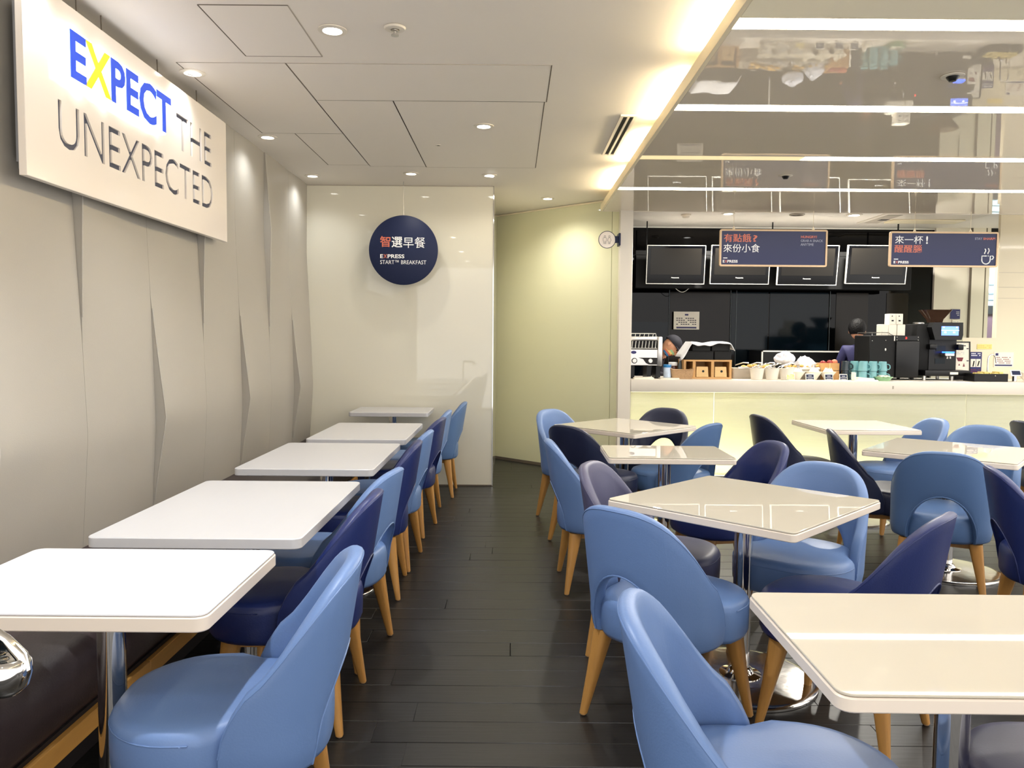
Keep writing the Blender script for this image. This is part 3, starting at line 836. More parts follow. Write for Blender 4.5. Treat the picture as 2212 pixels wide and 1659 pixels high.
# ------------------------------------------------------------------ bench
bn = thing('bench', 'long dark plum leather bench with a pale wood strip, along the left wall', 'bench', (0, 0, 0))
prof = [(-1.905, 0.24), (-1.33, 0.24), (-1.30, 0.28), (-1.285, 0.36), (-1.30, 0.43), (-1.35, 0.462), (-1.5, 0.47), (-1.905, 0.455)]
ys_b = [0.2, 3.55, 5.5, YE - 0.01]
for i in range(3):
    a, b_ = ys_b[i], ys_b[i + 1] - 0.006
    B().loft([[(x, a, z) for x, z in prof], [(x, a + 0.02, z) for x, z in prof], [(x, b_ - 0.02, z) for x, z in prof], [(x, b_, z) for x, z in prof]]).obj('seat_cushion', MT['bench'], bn, ang=50)
box(-1.905, -1.32, 0.2, YE - 0.01, 0.165, 0.24).obj('seat_base', MT['bench_body'], bn)
for a, b_ in ((0.2, 2.78), (2.783, 5.2), (5.203, YE - 0.01)):
    box(-1.32, -1.298, a, b_, 0.166, 0.228, bev=0.002, seg=1).obj('wood_strip', MT['pine'], bn)
box(-1.905, -1.42, 0.2, YE - 0.01, 0.0, 0.166).obj('plinth', MT['bench_body'], bn)

# ------------------------------------------------------------------ lettered sign board
XB = -1.80
sb = thing('sign_board', 'big white wall sign with glowing blue and yellow letters over the bench', 'sign', (0, 0, 0))
front = box(XB - 0.03, XB, 2.95, 5.0, 1.99, 2.728, bev=0.002, seg=1).obj('front_panel', MT['sign_white'], sb)
box(XB - 0.055, XB - 0.03, 2.99, 4.97, 2.02, 2.70).obj('back_box', MT['sign_side'], sb)
box(XB - 0.10, XB - 0.055, 3.05, 4.9, 2.06, 2.66).obj('mount', MT['sign_side'], sb)
def cut_word(word, u0, u1, v0, v1, off):
    o = text('cutter', word, MT['slate'], None, u0, u1, v0, v1, 'yz', XB - 0.010, 0.02, off)
    return o
for word, u0, u1, v0, v1 in (('THE', 4.27, 4.755, 2.402, 2.588), ('UNEXPECTED', 3.163, 4.767, 2.148, 2.332)):
    off = -0.002
    o = text('recess', word, MT['sign_side'], None, u0, u1, v0, v1, 'yz', XB - 0.009, 0.012, off)
    md = front.modifiers.new('cut', 'BOOLEAN'); md.operation = 'DIFFERENCE'; md.object = o; md.solver = 'EXACT'
    dg = bpy.context.evaluated_depsgraph_get()
    me = bpy.data.meshes.new_from_object(front.evaluated_get(dg))
    front.modifiers.remove(md); front.data = me
    bpy.data.objects.remove(o)
    text('engraved_word', word, MT['slate'], sb, u0, u1, v0, v1, 'yz', XB - 0.0095, 0.0008, off)
full = 'EXPECT'
def letter_boxes(word, off, u0, u1):
    vs, _ = text_mesh(word, off); a0, a1, b0, b1 = bounds(vs)
    res = []
    for i, ch in enumerate(word):
        pv, _ = text_mesh(word[:i + 1], off); _, r1, _, _ = bounds(pv)
        cv, _ = text_mesh(ch, off); c0, c1, d0, d1 = bounds(cv)
        res.append((ch, u0 + (r1 - (c1 - c0) - a0) / (a1 - a0) * (u1 - u0), u0 + (r1 - a0) / (a1 - a0) * (u1 - u0), (d0 - b0) / (b1 - b0), (d1 - b0) / (b1 - b0)))
    return res
for ch, a, b_, v0, v1 in letter_boxes(full, 0.022, 3.185, 4.105):
    z0, z1 = 2.42 + 0.192 * v0, 2.42 + 0.192 * v1
    l = text('letter', ch, MT['letter_blue'] if ch != 'X' else MT['letter_yellow'], sb, a, b_, z0, z1, 'yz', XB + 0.040, 0.003, 0.022)
    text('glow_body', ch, MT['letter_glow'], l, a - 0.008, b_ + 0.008, z0 - 0.009, z1 + 0.009, 'yz', XB + 0.001, 0.0385, 0.034)
for y in (3.35, 3.55, 4.1, 4.6):
    B().tube([(XB - 0.02, y, 2.728), (XB - 0.03, y + 0.015, ZC)], 0.003, 6).obj('hanging_wire', MT['joint'], sb)

# ------------------------------------------------------------------ round hanging sign
rs = thing('round_sign', 'round navy sign hanging on a wire before the white end wall', 'sign', (-0.997, 7.22, 2.193))
o = B().lathe([(0.001, -0.008), (0.309, -0.008), (0.314, -0.005), (0.314, 0.005), (0.309, 0.008), (0.001, 0.008)], n=64, cap=False).obj('disc', MT['navy_sign'], rs)
o.rotation_euler = (PI / 2, 0, 0)
q = 0.000506
def rbox(x0, x1, y0_, y1_): return ((x0 - 757) * q, (x1 - 757) * q, (830 - y1_) * q, (830 - y0_) * q)
D = -0.008
text('lettering', '智', MT['orange'], rs, *rbox(338, 525, 582, 775), 'xz', D, 0.0012, 0.012)
text('lettering', '選', MT['print_white'], rs, *rbox(545, 740, 590, 782), 'xz', D, 0.0012, 0.010)
text('lettering', '早餐', MT['print_white'], rs, *rbox(755, 1150, 597, 790), 'xz', D, 0.0012, 0.0)
def express(par, x0, w_, z0, z1, d, boxf):
    text('lettering', 'E', MT['print_white'], par, *boxf(x0, x0 + 0.115 * w_, z0, z1), 'xz', d, 0.0012, 0.024)
    text('lettering', 'X', MT['orange'], par, *boxf(x0 + 0.135 * w_, x0 + 0.285 * w_, z0, z1), 'xz', d, 0.0012, 0.022)
    text('lettering', 'PRESS', MT['print_white'], par, *boxf(x0 + 0.305 * w_, x0 + w_, z0, z1), 'xz', d, 0.0012, 0.024)
express(rs, 340, 435, 905, 975, D, rbox)
text('lettering', 'START™ BREAKFAST', MT['print_white'], rs, *rbox(340, 1168, 1008, 1080), 'xz', D, 0.0012, 0.0)
B().tube([(0, 0, 0.36), (0, 0, ZC - 2.193)], 0.0022, 6).obj('wire', MT['steel'], rs)
B().tube([(0, 0, 0.30), (0, 0, 0.36)], 0.005, 8).obj('hook', MT['steel'], rs)

# ------------------------------------------------------------------ hanging menu signs
def hang_sign(name, label, x0, x1, z0, z1, wires):
    cx, cz = (x0 + x1) / 2, (z0 + z1) / 2
    t = thing(name, label, 'sign', (cx, 7.80, cz), 0, 'navy signs hanging over the counter')
    w2, h2 = (x1 - x0) / 2, (z1 - z0) / 2
    f = B()
    ro = [(x, z) for x, z in rrect(2 * w2, 2 * h2, 0.02)]
    ri = [(x, z) for x, z in rrect(2 * w2 - 0.034, 2 * h2 - 0.034, 0.006)]
    f.loft([[(x, -0.014, z) for x, z in ri], [(x, -0.014, z) for x, z in ro], [(x, 0.014, z) for x, z in ro], [(x, 0.014, z) for x, z in ri], [(x, -0.014, z) for x, z in ri]], cap=False)
    f.obj('frame', MT['sign_frame'], t, ang=30)
    box(-w2 + 0.016, w2 - 0.016, -0.006, 0.006, -h2 + 0.016, h2 - 0.016).obj('board', MT['navy_gloss'], t)
    for xw in wires:
        B().tube([(xw - cx, 0, h2 + 0.012), (xw - cx, 0, ZP - cz)], 0.0017, 6).obj('wire', MT['trim_cream'], t)
        B().lathe([(0.004, h2), (0.014, h2 + 0.002), (0.006, h2 + 0.02), (0.004, h2 + 0.03)], xw - cx, 0, 10).obj('wire_clamp', MT['trim_cream'], t)
    return t, w2, h2
t, w2, h2 = hang_sign('menu_sign', 'navy hanging sign on the left, orange heading over white snack lettering', 2.028, 3.084, 2.124, 2.486, (2.165, 2.945))
k = 2 * w2 / 1960; kz = 2 * h2 / 695
def sb1(x0, x1, y0_, y1_): return (-w2 + (x0 - 130) * k, -w2 + (x1 - 130) * k, h2 - (y1_ - 125) * kz, h2 - (y0_ - 125) * kz)
d = -0.006
text('lettering', '有點餓', MT['orange'], t, *sb1(205, 705, 210, 365), 'xz', d, 0.0012, 0.010)
o = text('lettering', '?', MT['orange'], t, *sb1(732, 815, 232, 355), 'xz', d, 0.0012, 0.016); o['kind'] = 'stuff'
text('lettering', '來份小食', MT['print_white'], t, *sb1(200, 862, 398, 555), 'xz', d, 0.0012, 0.0)
x0, x1, z0, z1 = sb1(200, 275, 655, 671); box(x0, x1, d - 0.0012, d, z0, z1).obj('lettering', MT['print_white'], t)
express(t, 195, 270, 700, 750, d, sb1)
text('lettering', 'HUNGRY?', MT['orange'], t, *sb1(1608, 1900, 235, 282), 'xz', d, 0.0012, 0.02)
text('lettering', 'GRAB A SNACK', MT['print_grey'], t, *sb1(1608, 2012, 308, 352), 'xz', d, 0.0012, 0.0)
text('lettering', 'ANYTIME', MT['print_grey'], t, *sb1(1605, 1842, 378, 424), 'xz', d, 0.0012, 0.0)
t, w2, h2 = hang_sign('menu_sign', 'navy hanging sign on the right with a white steaming cup', 3.696, 4.761, 2.133, 2.477, (3.94, 4.49))
k2 = 2 * w2 / 1820; kz2 = 2 * h2 / 635
def sb2(x0, x1, y0_, y1_): return (-w2 + (x0 - 180) * k2, -w2 + (x1 - 180) * k2, h2 - (y1_ - 150) * kz2, h2 - (y0_ - 150) * kz2)
text('lettering', '來一杯', MT['print_white'], t, *sb2(270, 738, 226, 370), 'xz', d, 0.0012, 0.0)
text('lettering', '!', MT['print_white'], t, *sb2(790, 820, 230, 370), 'xz', d, 0.0012, 0.02)
text('lettering', '醒醒腦', MT['orange'], t, *sb2(265, 725, 390, 530), 'xz', d, 0.0012, 0.009)
x0, x1, z0, z1 = sb2(260, 332, 641, 656); box(x0, x1, d - 0.0012, d, z0, z1).obj('lettering', MT['print_white'], t)
express(t, 258, 252, 680, 725, d, sb2)
text('lettering', 'STAY', MT['print_grey'], t, *sb2(1608, 1728, 248, 290), 'xz', d, 0.0012, 0.0)
text('lettering', 'SHARP!', MT['orange'], t, *sb2(1745, 1950, 248, 290), 'xz', d, 0.0012, 0.02)
def P2(x, y): 
    a, _, b_, _ = sb2(x, x, y, y); return (a, d - 0.001, b_)
ic = B()
cup = [P2(1815, 580), P2(1735, 580), P2(1735, 650)] + [P2(1805 - 70 * math.cos(a), 650 + 75 * math.sin(a)) for a in [PI * i / 12 for i in range(1, 12)]] + [P2(1875, 650), P2(1875, 580), P2(1915, 580), P2(1932, 605), P2(1918, 632), P2(1895, 645)]
ic.tube(cup, 0.0052, 8)
ic.sph(P2(1842, 580), 0.006, 8, 6)
for xo in (1775, 1832):
    ic.tube([P2(xo + 5, 545), P2(xo + 2, 525), P2(xo + 18, 500), P2(xo + 20, 475), P2(xo + 5, 450 if xo < 1800 else 440)], 0.0048, 8)
ic.obj('cup_icon', MT['print_white'], t)

# restroom sign on the column
t = thing('restroom_sign', 'small round white sign with two line figures, bracketed to the white column', 'sign', (0.92, 7.78, 2.372))
o = B().lathe([(0.001, -0.006), (0.083, -0.006), (0.083, 0.006), (0.001, 0.006)], n=40, cap=False).obj('disc', MT['sign_white'], t); o.rotation_euler = (PI / 2, 0, 0)
B().tube([(0.082 * math.cos(2 * PI * i / 40), -0.005, 0.082 * math.sin(2 * PI * i / 40)) for i in range(40)], 0.0032, 6, True).obj('rim', MT['navy_sign'], t)
B().box(0.078, 0.125, -0.012, 0.012, -0.03, 0.035).box(0.112, 0.130, -0.03, 0.10, -0.055, 0.062).obj('bracket', MT['navy_sign'], t)
for sx, fem in ((-0.022, False), (0.022, True)):
    f = B(); y = -0.007
    f.tube([(sx + 0.008 * math.cos(2 * PI * i / 14), y, 0.032 + 0.008 * math.sin(2 * PI * i / 14)) for i in range(14)], 0.0013, 5, True)
    if fem: out = [(-.008, .02), (-.011, .012), (-.018, -.012), (-.010, -.012), (-.008, -.04), (-.001, -.04), (0, -.014), (.001, -.04), (.008, -.04), (.010, -.012), (.018, -.012), (.011, .012), (.008, .02)]
    else: out = [(-.012, .02), (-.018, .012), (-.018, -.012), (-.011, -.012), (-.011, -.04), (-.002, -.04), (0, -.010), (.002, -.04), (.011, -.04), (.011, -.012), (.018, -.012), (.018, .012), (.012, .02)]
    f.tube([(sx + a, y, c) for a, c in out], 0.0013, 5, True)
    f.obj('figure_icon', MT['print_dark'], t)

# ------------------------------------------------------------------ TVs and their dark box
t = thing('screen_housing', 'long black box behind the row of switched-off screens', 'housing', (3.10, 9.42, 2.21))
B().box(-1.64, 1.64, 0.0, 0.16, -0.20, 0.20, bev=0.005, seg=1).box(-1.64, 1.64, 0.0, 0.008, 0.19, 0.245).obj('case', MT['black_soft'], t)
for x in (-1.5, 0, 1.5): box(x - 0.006, x + 0.006, 0.07, 0.085, 0.20, 0.60).obj('ceiling_rod', MT['black_soft'], t)
for x0, x1, z0, z1, lb in ((1.554, 2.235, 2.046, 2.494, 'leftmost switched-off screen, wholly in view left of the snack sign'), (2.300, 2.988, 2.050, 2.500, 'switched-off screen behind the left part of the snack sign'),
                           (3.083, 3.779, 2.045, 2.506, 'switched-off screen behind the right part of the snack sign'), (3.882, 4.585, 2.065, 2.512, 'rightmost switched-off screen, behind the steaming cup sign')):
    cx, cz = (x0 + x1) / 2, (z0 + z1) / 2; w2 = (x1 - x0) / 2; h2 = (z1 - z0) / 2
    t = thing('television', lb, 'television', (cx, 9.22, cz), 0, 'switched-off screens over the counter')
    t.rotation_euler = (math.radians(8), 0, 0)
    fr = B(); e = 0.007
    fr.box(-w2, w2, -0.006, 0.03, h2 - e, h2).box(-w2, w2, -0.006, 0.03, -h2, -h2 + e).box(-w2, -w2 + e, -0.006, 0.03, -h2 + e, h2 - e).box(w2 - e, w2, -0.006, 0.03, -h2 + e, h2 - e)
    fr.obj('outer_frame', MT['silver'], t)
    box(-w2 + e, w2 - e, 0.0, 0.06, -h2 + e, h2 - e, bev=0.004, seg=1).obj('bezel', MT['bezel'], t)
    box(-w2 + 0.045, w2 - 0.045, -0.003, 0.001, -h2 + 0.11, h2 - 0.035).obj('screen', MT['screen'], t)
    text('lettering', 'Panasonic', MT['print_white'], t, -0.045, 0.045, -h2 + 0.068, -h2 + 0.082, 'xz', 0.0, 0.001, 0.02)
    box(-0.04, 0.04, 0.05, 0.22, -0.05, 0.05).obj('wall_mount', MT['black_soft'], t)
for i, x in enumerate((2.0, 3.1, 4.2)):
    t = thing('glow_tube', 'tube lamp lying on top of the black screen housing, lighting the kitchen ceiling', 'lamp', (x, 9.50, 2.41), group='tube lamps on the screen housing')
    B().box(-0.52, 0.52, -0.02, 0.02, 0.0, 0.02).obj('lamp_holder', MT['white_paint'], t)
    B().tube([(-0.5, 0, 0.034), (0.5, 0, 0.034)], 0.013, 10).obj('tube', MT['uplight'], t)
t = thing('cable_loop', 'thin white cable looping below the leftmost screen', 'cable', (2.02, 9.435, 2.012))
B().tube([(-0.08 + 0.16 * i / 10, 0, -0.045 * math.sin(PI * i / 10)) for i in range(11)], 0.004, 6).obj('cable', MT['silver'], t)

# ------------------------------------------------------------------ notices on the walls
def rows(parent, x0, x1, z1, dz, n, d, m, h=0.008, seg=8):
    b = B()
    for r in range(n):
        z = z1 - r * dz
        w_ = (x1 - x0) / seg
        for s_ in range(seg):
            if (r * 7 + s_ * 3) % 5 == 4: continue
            b.box(x0 + s_ * w_, x0 + (s_ + 0.75) * w_, d - 0.0008, d, z - h, z)
    b.obj('text_rows', m, parent)
t = thing('notice', 'white notice with rows of text and a navy bar on the black wall', 'notice', (2.168, 9.84, 1.639))
box(-0.160, 0.160, -0.004, 0.004, -0.111, 0.111, bev=0.002, seg=1).obj('sheet', MT['paper'], t)
box(-0.022, 0.022, -0.006, -0.004, 0.062, 0.082).obj('emblem', MT['print_navy'], t)
rows(t, -0.128, 0.128, 0.034, 0.025, 4, -0.004, MT['print_dark'], 0.011, 9)
box(-0.125, 0.125, -0.006, -0.004, -0.098, -0.078).obj('bar', MT['print_navy'], t)
B().box(-0.03, 0.03, 0.004, 0.04, -0.02, 0.02).obj('bracket', MT['black'], t)
def flat(name, label, cat, x0, x1, z0, z1, y, m, group=None):
    t = thing(name, label, cat, ((x0 + x1) / 2, y, (z0 + z1) / 2), 0, group)
    w_, h_ = (x1 - x0) / 2, (z1 - z0) / 2
    box(-w_, w_, -0.003, 0.003, -h_, h_, bev=0.001, seg=1).obj('sheet', MT[m], t)
    return t, w_, h_
t, a, b_ = flat('notice', 'white notice with red text rows on the cream backsplash behind the tap', 'notice', 5.29, 5.505, 1.127, 1.292, 8.648, 'paper')
rows(t, -a + 0.02, a - 0.03, b_ - 0.055, 0.02, 4, -0.003, MT['maroon'], 0.008, 10)
box(-a + 0.012, a - 0.015, -0.005, -0.003, -b_ + 0.012, -b_ + 0.028).obj('bar', MT['print_navy'], t)
box(-a + 0.015, -a + 0.045, -0.005, -0.003, b_ - 0.04, b_ - 0.012).obj('emblem', MT['print_navy'], t)
t, a, b_ = flat('label_sticker', 'small yellow sticker on the cream backsplash', 'sticker', 5.10, 5.263, 1.323, 1.377, 8.648, 'yellow_print')
rows(t, -a + 0.01, a - 0.01, 0.012, 0.018, 2, -0.003, MT['egg'], 0.006, 6)
t, a, b_ = flat('poster', 'small navy poster on the pale service wall, above the paper sheet', 'poster', 5.46, 5.58, 1.685, 1.805, 9.85, 'print_navy')
rows(t, -a + 0.07, a - 0.01, 0.03, 0.02, 3, -0.003, MT['print_white'], 0.006, 3)
t, a, b_ = flat('paper_sheet', 'white paper sheet of small print below the navy poster', 'paper', 5.485, 5.575, 1.44, 1.675, 9.85, 'paper')
rows(t, -a + 0.01, a - 0.01, b_ - 0.02, 0.018, 10, -0.003, MT['print_grey'], 0.007, 6)

# ------------------------------------------------------------------ things on the counter
ZK = 1.0
# conveyor toaster
t = thing('conveyor_toaster', 'steel conveyor toaster with two dials beside the white column', 'toaster', (1.372, 8.18, ZK))
box(-0.165, 0.155, -0.16, 0.16, 0.135, 0.30, bev=0.004, seg=1).obj('body', MT['steel'], t)
box(0.105, 0.157, -0.17, 0.17, 0.13, 0.43, bev=0.012, seg=2).obj('side_cheek', MT['steel'], t)
box(-0.165, 0.10, -0.10, 0.16, 0.31, 0.385).obj('oven_mouth', MT['brown_dark'], t)
box(-0.17, 0.157, -0.15, 0.165, 0.385, 0.43, bev=0.01, seg=2).obj('hood', MT['steel'], t)
g = B()
for i in range(8): g.tube([(-0.155 + i * 0.034, -0.165, 0.31), (-0.145 + i * 0.034, -0.15, 0.385)], 0.003, 6)
g.tube([(-0.165, -0.165, 0.31), (0.10, -0.165, 0.31)], 0.003, 6)
g.obj('wire_grille', MT['silver'], t)
g = B()
for i in range(6): g.tube([(-0.155 + i * 0.045, -0.08, 0.43), (-0.15 + i * 0.045, -0.08, 0.458)], 0.003, 6)
g.tube([(-0.16, -0.08, 0.43), (-0.155, -0.08, 0.46), (0.10, -0.08, 0.46), (0.105, -0.08, 0.43)], 0.004, 6)
g.obj('top_rack', MT['silver'], t)
box(-0.162, 0.104, -0.166, -0.16, 0.145, 0.215).obj('control_strip', MT['steel'], t)
B().prism([(-0.09, 0.215), (0.104, 0.215), (0.104, 0.145), (0.02, 0.145), (-0.01, 0.16), (-0.04, 0.20)], -0.169, -0.166, lambda x, y, z: (x, z, y)).obj('dark_swoosh', MT['brown_dark'], t)
for x, m in ((-0.128, 'print_white'), (0.035, 'print_white')):
    k_ = B().lathe([(0.001, 0.016), (0.020, 0.014), (0.022, 0.0)], n=20).obj('dial', MT[m], t)
    k_.rotation_euler = (PI / 2, 0, 0); k_.location = (x, -0.168, 0.183)
k_ = B().lathe([(0.022, 0.002), (0.029, 0.002), (0.029, 0.0), (0.022, 0.0)], n=24, cap=False).obj('dial_ring', MT['black'], t); k_.rotation_euler = (PI / 2, 0, 0); k_.location = (-0.128, -0.167, 0.183)
k_ = B().sph((0, 0, 0), (0.028, 0.003, 0.016)).obj('badge', MT['print_navy'], t); k_.location = (-0.135, -0.161, 0.268)
for x in (-0.14, 0.03, 0.125): box(x - 0.022, x + 0.022, -0.12, 0.12, 0.0, 0.135).obj('foot', MT['black'], t)
t = thing('folded_napkin', 'folded cream napkin lying before the conveyor toaster', 'napkin', (1.33, 7.96, ZK))
B().loft([rrect3 for rrect3 in [[(x, y, 0.0) for x, y in rrect(0.2, 0.1, 0.01)], [(x, y, 0.014 + 0.006 * math.sin(x * 30)) for x, y in rrect(0.198, 0.098, 0.01)], [(x * .9, y * .8, 0.02 + 0.006 * math.sin(x * 30)) for x, y in rrect(0.19, 0.09, 0.01)]]]).obj('cloth', MT['paper'], t)
t = thing('flat_plate', 'flat white tray under the blue-lidded jar', 'tray', (1.60, 8.03, ZK))
slab_r(B(), 0.20, 0.14, 0.02, 0.0, 0.012).obj('tray', MT['ceramic'], t)
t = thing('spread_jar', 'jar with a blue lid and printed label beside the toaster', 'jar', (1.588, 8.05, ZK + 0.013))
B().lathe([(0.036, 0), (0.038, 0.004), (0.038, 0.10), (0.034, 0.106)], n=24).obj('glass', MT['jar_label'], t)
B().lathe([(0.039, 0.104), (0.040, 0.108), (0.040, 0.13), (0.036, 0.133)], n=24).obj('lid', MT['jar_blue'], t)
t = thing('spread_jar', 'dark spread jar with a white lid standing behind the wicker basket', 'jar', (1.68, 8.22, ZK))
B().lathe([(0.044, 0), (0.047, 0.005), (0.047, 0.11), (0.040, 0.13)], n=24).obj('glass', MT['jam'], t)
B().lathe([(0.0475, 0.02), (0.0475, 0.07)], n=24, cap=False).obj('label_band', MT['paper'], t)
B().lathe([(0.044, 0.13), (0.046, 0.134), (0.046, 0.162), (0.042, 0.165)], n=24).obj('lid', MT['print_white'], t)
t = thing('small_bottle', 'slim clear bottle with a grey cap between white-lidded jar and bread box', 'bottle', (1.752, 8.20, ZK))
B().lathe([(0.020, 0), (0.022, 0.004), (0.022, 0.14), (0.012, 0.165), (0.010, 0.18)], n=20).obj('body', MT['grey_pipe'], t)
B().lathe([(0.013, 0.178), (0.014, 0.182), (0.014, 0.205), (0.012, 0.207)], n=16).obj('cap', MT['steel'], t)
B().lathe([(0.0225, 0.03), (0.0225, 0.09)], n=20, cap=False).obj('label_band', MT['black'], t)
t = thing('wicker_basket', 'shallow woven basket with flared sides before the jars', 'basket', (1.735, 8.06, ZK))
rings = []
for s_, z in ((0.80, 0.0), (0.84, 0.01), (0.92, 0.04), (1.0, 0.075)):
    rings.append([(x * s_, y * s_, z * (1 + 0.35 * (abs(x) / 0.12) ** 2 if z > 0.05 else 1)) for x, y in rrect(0.24, 0.12, 0.03)])
rings.append([(x * 0.93, y * 0.93, 0.075 * (1 + 0.35 * (abs(x) / 0.12) ** 2)) for x, y in rrect(0.24, 0.12, 0.03)])
rings.append([(x * 0.75, y * 0.75, 0.012) for x, y in rrect(0.24, 0.12, 0.03)])
B().loft(rings).obj('weave', MT['wicker'], t)
B().tube([(x * 0.97, y * 0.97, 0.077 * (1 + 0.35 * (abs(x) / 0.12) ** 2)) for x, y in rrect(0.24, 0.12, 0.03)], 0.006, 6, True).obj('rim', MT['wicker'], t)
# bread box
t = thing('bread_box', 'open wooden box of two compartments on the counter, black bins on top', 'box', (2.01, 8.22, ZK))
f = B()
for x0, x1 in ((-0.245, -0.225), (-0.155, -0.125), (0.035, 0.065), (0.222, 0.245)): f.box(x0, x1, -0.139, 0.129, 0.018, 0.178)
f.box(-0.246, 0.246, -0.14, 0.14, 0, 0.018).box(-0.246, 0.246, -0.14, 0.14, 0.178, 0.196).box(-0.244, 0.244, 0.13, 0.139, 0.018, 0.178)
f.obj('frame', MT['crate'], t)
for x0, x1 in ((-0.122, 0.030), (0.068, 0.218)):
    dd = B(); dd.prism([(x0 + 0.006, 0.02), (x1 - 0.02, 0.02), (x1 - 0.028, 0.125), (x0 + 0.008, 0.125)], -0.135, -0.10, lambda x, y, z: (x, z, y))
    dd = dd.obj('drawer', MT['birch'], t)
    h_ = B().lathe([(0.001, 0.001), (0.012, 0.001), (0.012, -0.003)], n=18, cap=False).obj('finger_hole', MT['black'], dd); h_.rotation_euler = (PI / 2, 0, 0); h_.location = ((x0 + x1) / 2, -0.1365, 0.078)
def bin_(x, y, z, w_, h_, label, dep=0.24):
    t = thing('black_bin', label, 'bin', (x, y, z), 0, 'black bins stacked on the bread box')
    slab_r(B(), w_, dep, 0.01, 0, h_).obj('tub', MT['black_soft'], t)
    slab_r(B(), w_ + 0.006, dep + 0.006, 0.01, h_ - 0.012, h_).obj('rim', MT['black_soft'], t)
bin_(1.925, 8.22, ZK + 0.197, 0.295, 0.088, 'lower left black bin on the wooden bread box')
bin_(2.166, 8.22, ZK + 0.197, 0.175, 0.088, 'lower right black bin on the wooden bread box')
bin_(1.945, 8.22, ZK + 0.286, 0.19, 0.075, 'upper left black bin under the white cloth')
bin_(2.145, 8.22, ZK + 0.286, 0.19, 0.075, 'upper right black bin under the white cloth')
# white cloth over the bins
def cloth():
    b = B(); nx, ny = 30, 10; g = []
    for i in range(nx + 1):
        row = []
        for j in range(ny + 1):
            u = i / nx; v = j / ny
            x = 1.73 + 0.545 * u; y = 8.06 + 0.30 * v
            z = 1.368 + 0.012 * math.sin(u * 9 + 1) + 0.012 * math.exp(-((u - 0.32) / 0.12) ** 2)
            if u < 0.2: z -= (0.2 - u) / 0.2 * 0.155; x += (0.2 - u) * 0.02
            if u > 0.93: z -= (u - 0.93) / 0.07 * 0.06
            if v < 0.18: z -= (0.18 - v) / 0.18 * (0.012 + 0.035 * (1 - u) * (0.6 + 0.4 * math.sin(u * 25))); 
            row.append(b.bm.verts.new((x, y, z)))
        g.append(row)
    for i in range(nx):
        for j in range(ny): b.bm.faces.new((g[i][j], g[i + 1][j], g[i + 1][j + 1], g[i][j + 1]))
    return b
o = cloth().obj('white_cloth', MT['cloth'])
md = o.modifiers.new('thick', 'SOLIDIFY'); md.thickness = 0.006; md.offset = 1
tag(o, 'crumpled white cloth draped over the black bins on the counter', 'cloth')
# buckets with spoons
def bucket(x, label):
    t = thing('white_bucket', label, 'bucket', (x, 8.0, ZK), 0, 'white cutlery buckets')
    B().lathe([(0.052, 0.0), (0.056, 0.004), (0.073, 0.112), (0.074, 0.115), (0.070, 0.115), (0.054, 0.008), (0.001, 0.008)], n=28, cap=False).obj('pail', MT['ceramic'], t)
    B().lathe([(0.0725, 0.112), (0.0755, 0.113), (0.0755, 0.117), (0.0725, 0.117)], n=28, cap=False).obj('rim', MT['ceramic'], t)
bucket(2.490, 'white bucket right of the wooden bread box'); bucket(2.643, 'middle one of three white buckets on the counter'); bucket(2.797 - 0.005, 'white bucket beside the shallow white bowls')
for i in range(9):
    x = 2.44 + 0.043 * i
    t = thing('spoon', 'steel serving spoon leaning over the white buckets', 'spoon', (x, 8.02 + 0.02 * (i % 3), ZK + 0.10), 0, 'serving spoons over the white buckets')
    B().tube([(0, 0, 0.012), (0.04, 0.03, 0.035), (0.09, 0.06, 0.042 + 0.008 * (i % 3))], 0.004, 6).obj('handle', MT['steel'], t)
    B().sph((0.105, 0.068, 0.045 + 0.008 * (i % 3)), (0.026, 0.015, 0.007), 10, 6).obj('spoon_head', MT['steel'], t)
# long food trays behind
for k_, (x0, x1, lb, fm) in enumerate(((2.29, 2.80, 'beige food tray of bread pieces behind the white buckets', 'egg'), (2.83, 3.26, 'beige food tray of bread slices behind the white bowls', 'egg'))):
    t = thing('food_tray', lb, 'tray', ((x0 + x1) / 2, 8.28, ZK), 0, 'food trays on the counter')
    slab_r(B(), x1 - x0, 0.22, 0.02, 0.0, 0.11).obj('tray', MT['beige'], t)
    f = B()
    for i in range(16):
        px = (random.random() - 0.5) * (x1 - x0 - 0.08); py = (random.random() - 0.5) * 0.14
        f.sph((px, py, 0.118 + random.random() * 0.02), (0.028, 0.022, 0.016), 8, 6)
    f = f.obj('bread_pieces', MT[fm], t); f['kind'] = 'stuff'
    for i in range(3):
        px = -0.15 + 0.14 * i
        B().box(px - 0.05, px + 0.06, -0.115, -0.108, 0.10, 0.125, bev=0.003, seg=1).tube([(px - 0.06, -0.05, 0.14), (px + 0.03, -0.02, 0.165), (px + 0.09, 0.0, 0.16)], 0.006, 6).obj('tongs', MT['steel'], t)
for i, (x, lb) in enumerate(((2.93, 'shallow white bowl behind the yellow label card'), (3.10, 'shallow white bowl behind the second label card'), (3.245, 'shallow white bowl before the white bags'))):
    t = thing('white_bowl', lb, 'bowl', (x, 8.09, ZK), 0, 'shallow white bowls')
    B().lathe([(0.03, 0.0), (0.035, 0.006), (0.055, 0.04), (0.085, 0.083), (0.081, 0.083), (0.05, 0.04), (0.001, 0.012)], n=28, cap=False).obj('bowl', MT['ceramic'], t)
    f = B()
    for q_ in range(5):
        a = 1.3 * q_; f.prism([(-0.03, 0), (0.03, 0), (0.0, 0.05)], -0.003 + 0.02 * q_ - 0.04, 0.003 + 0.02 * q_ - 0.04, lambda x_, y_, z_: (x_ + 0.02 * math.cos(a), z_, 0.075 + y_))
    f.obj('crisps', MT['paper'], t)
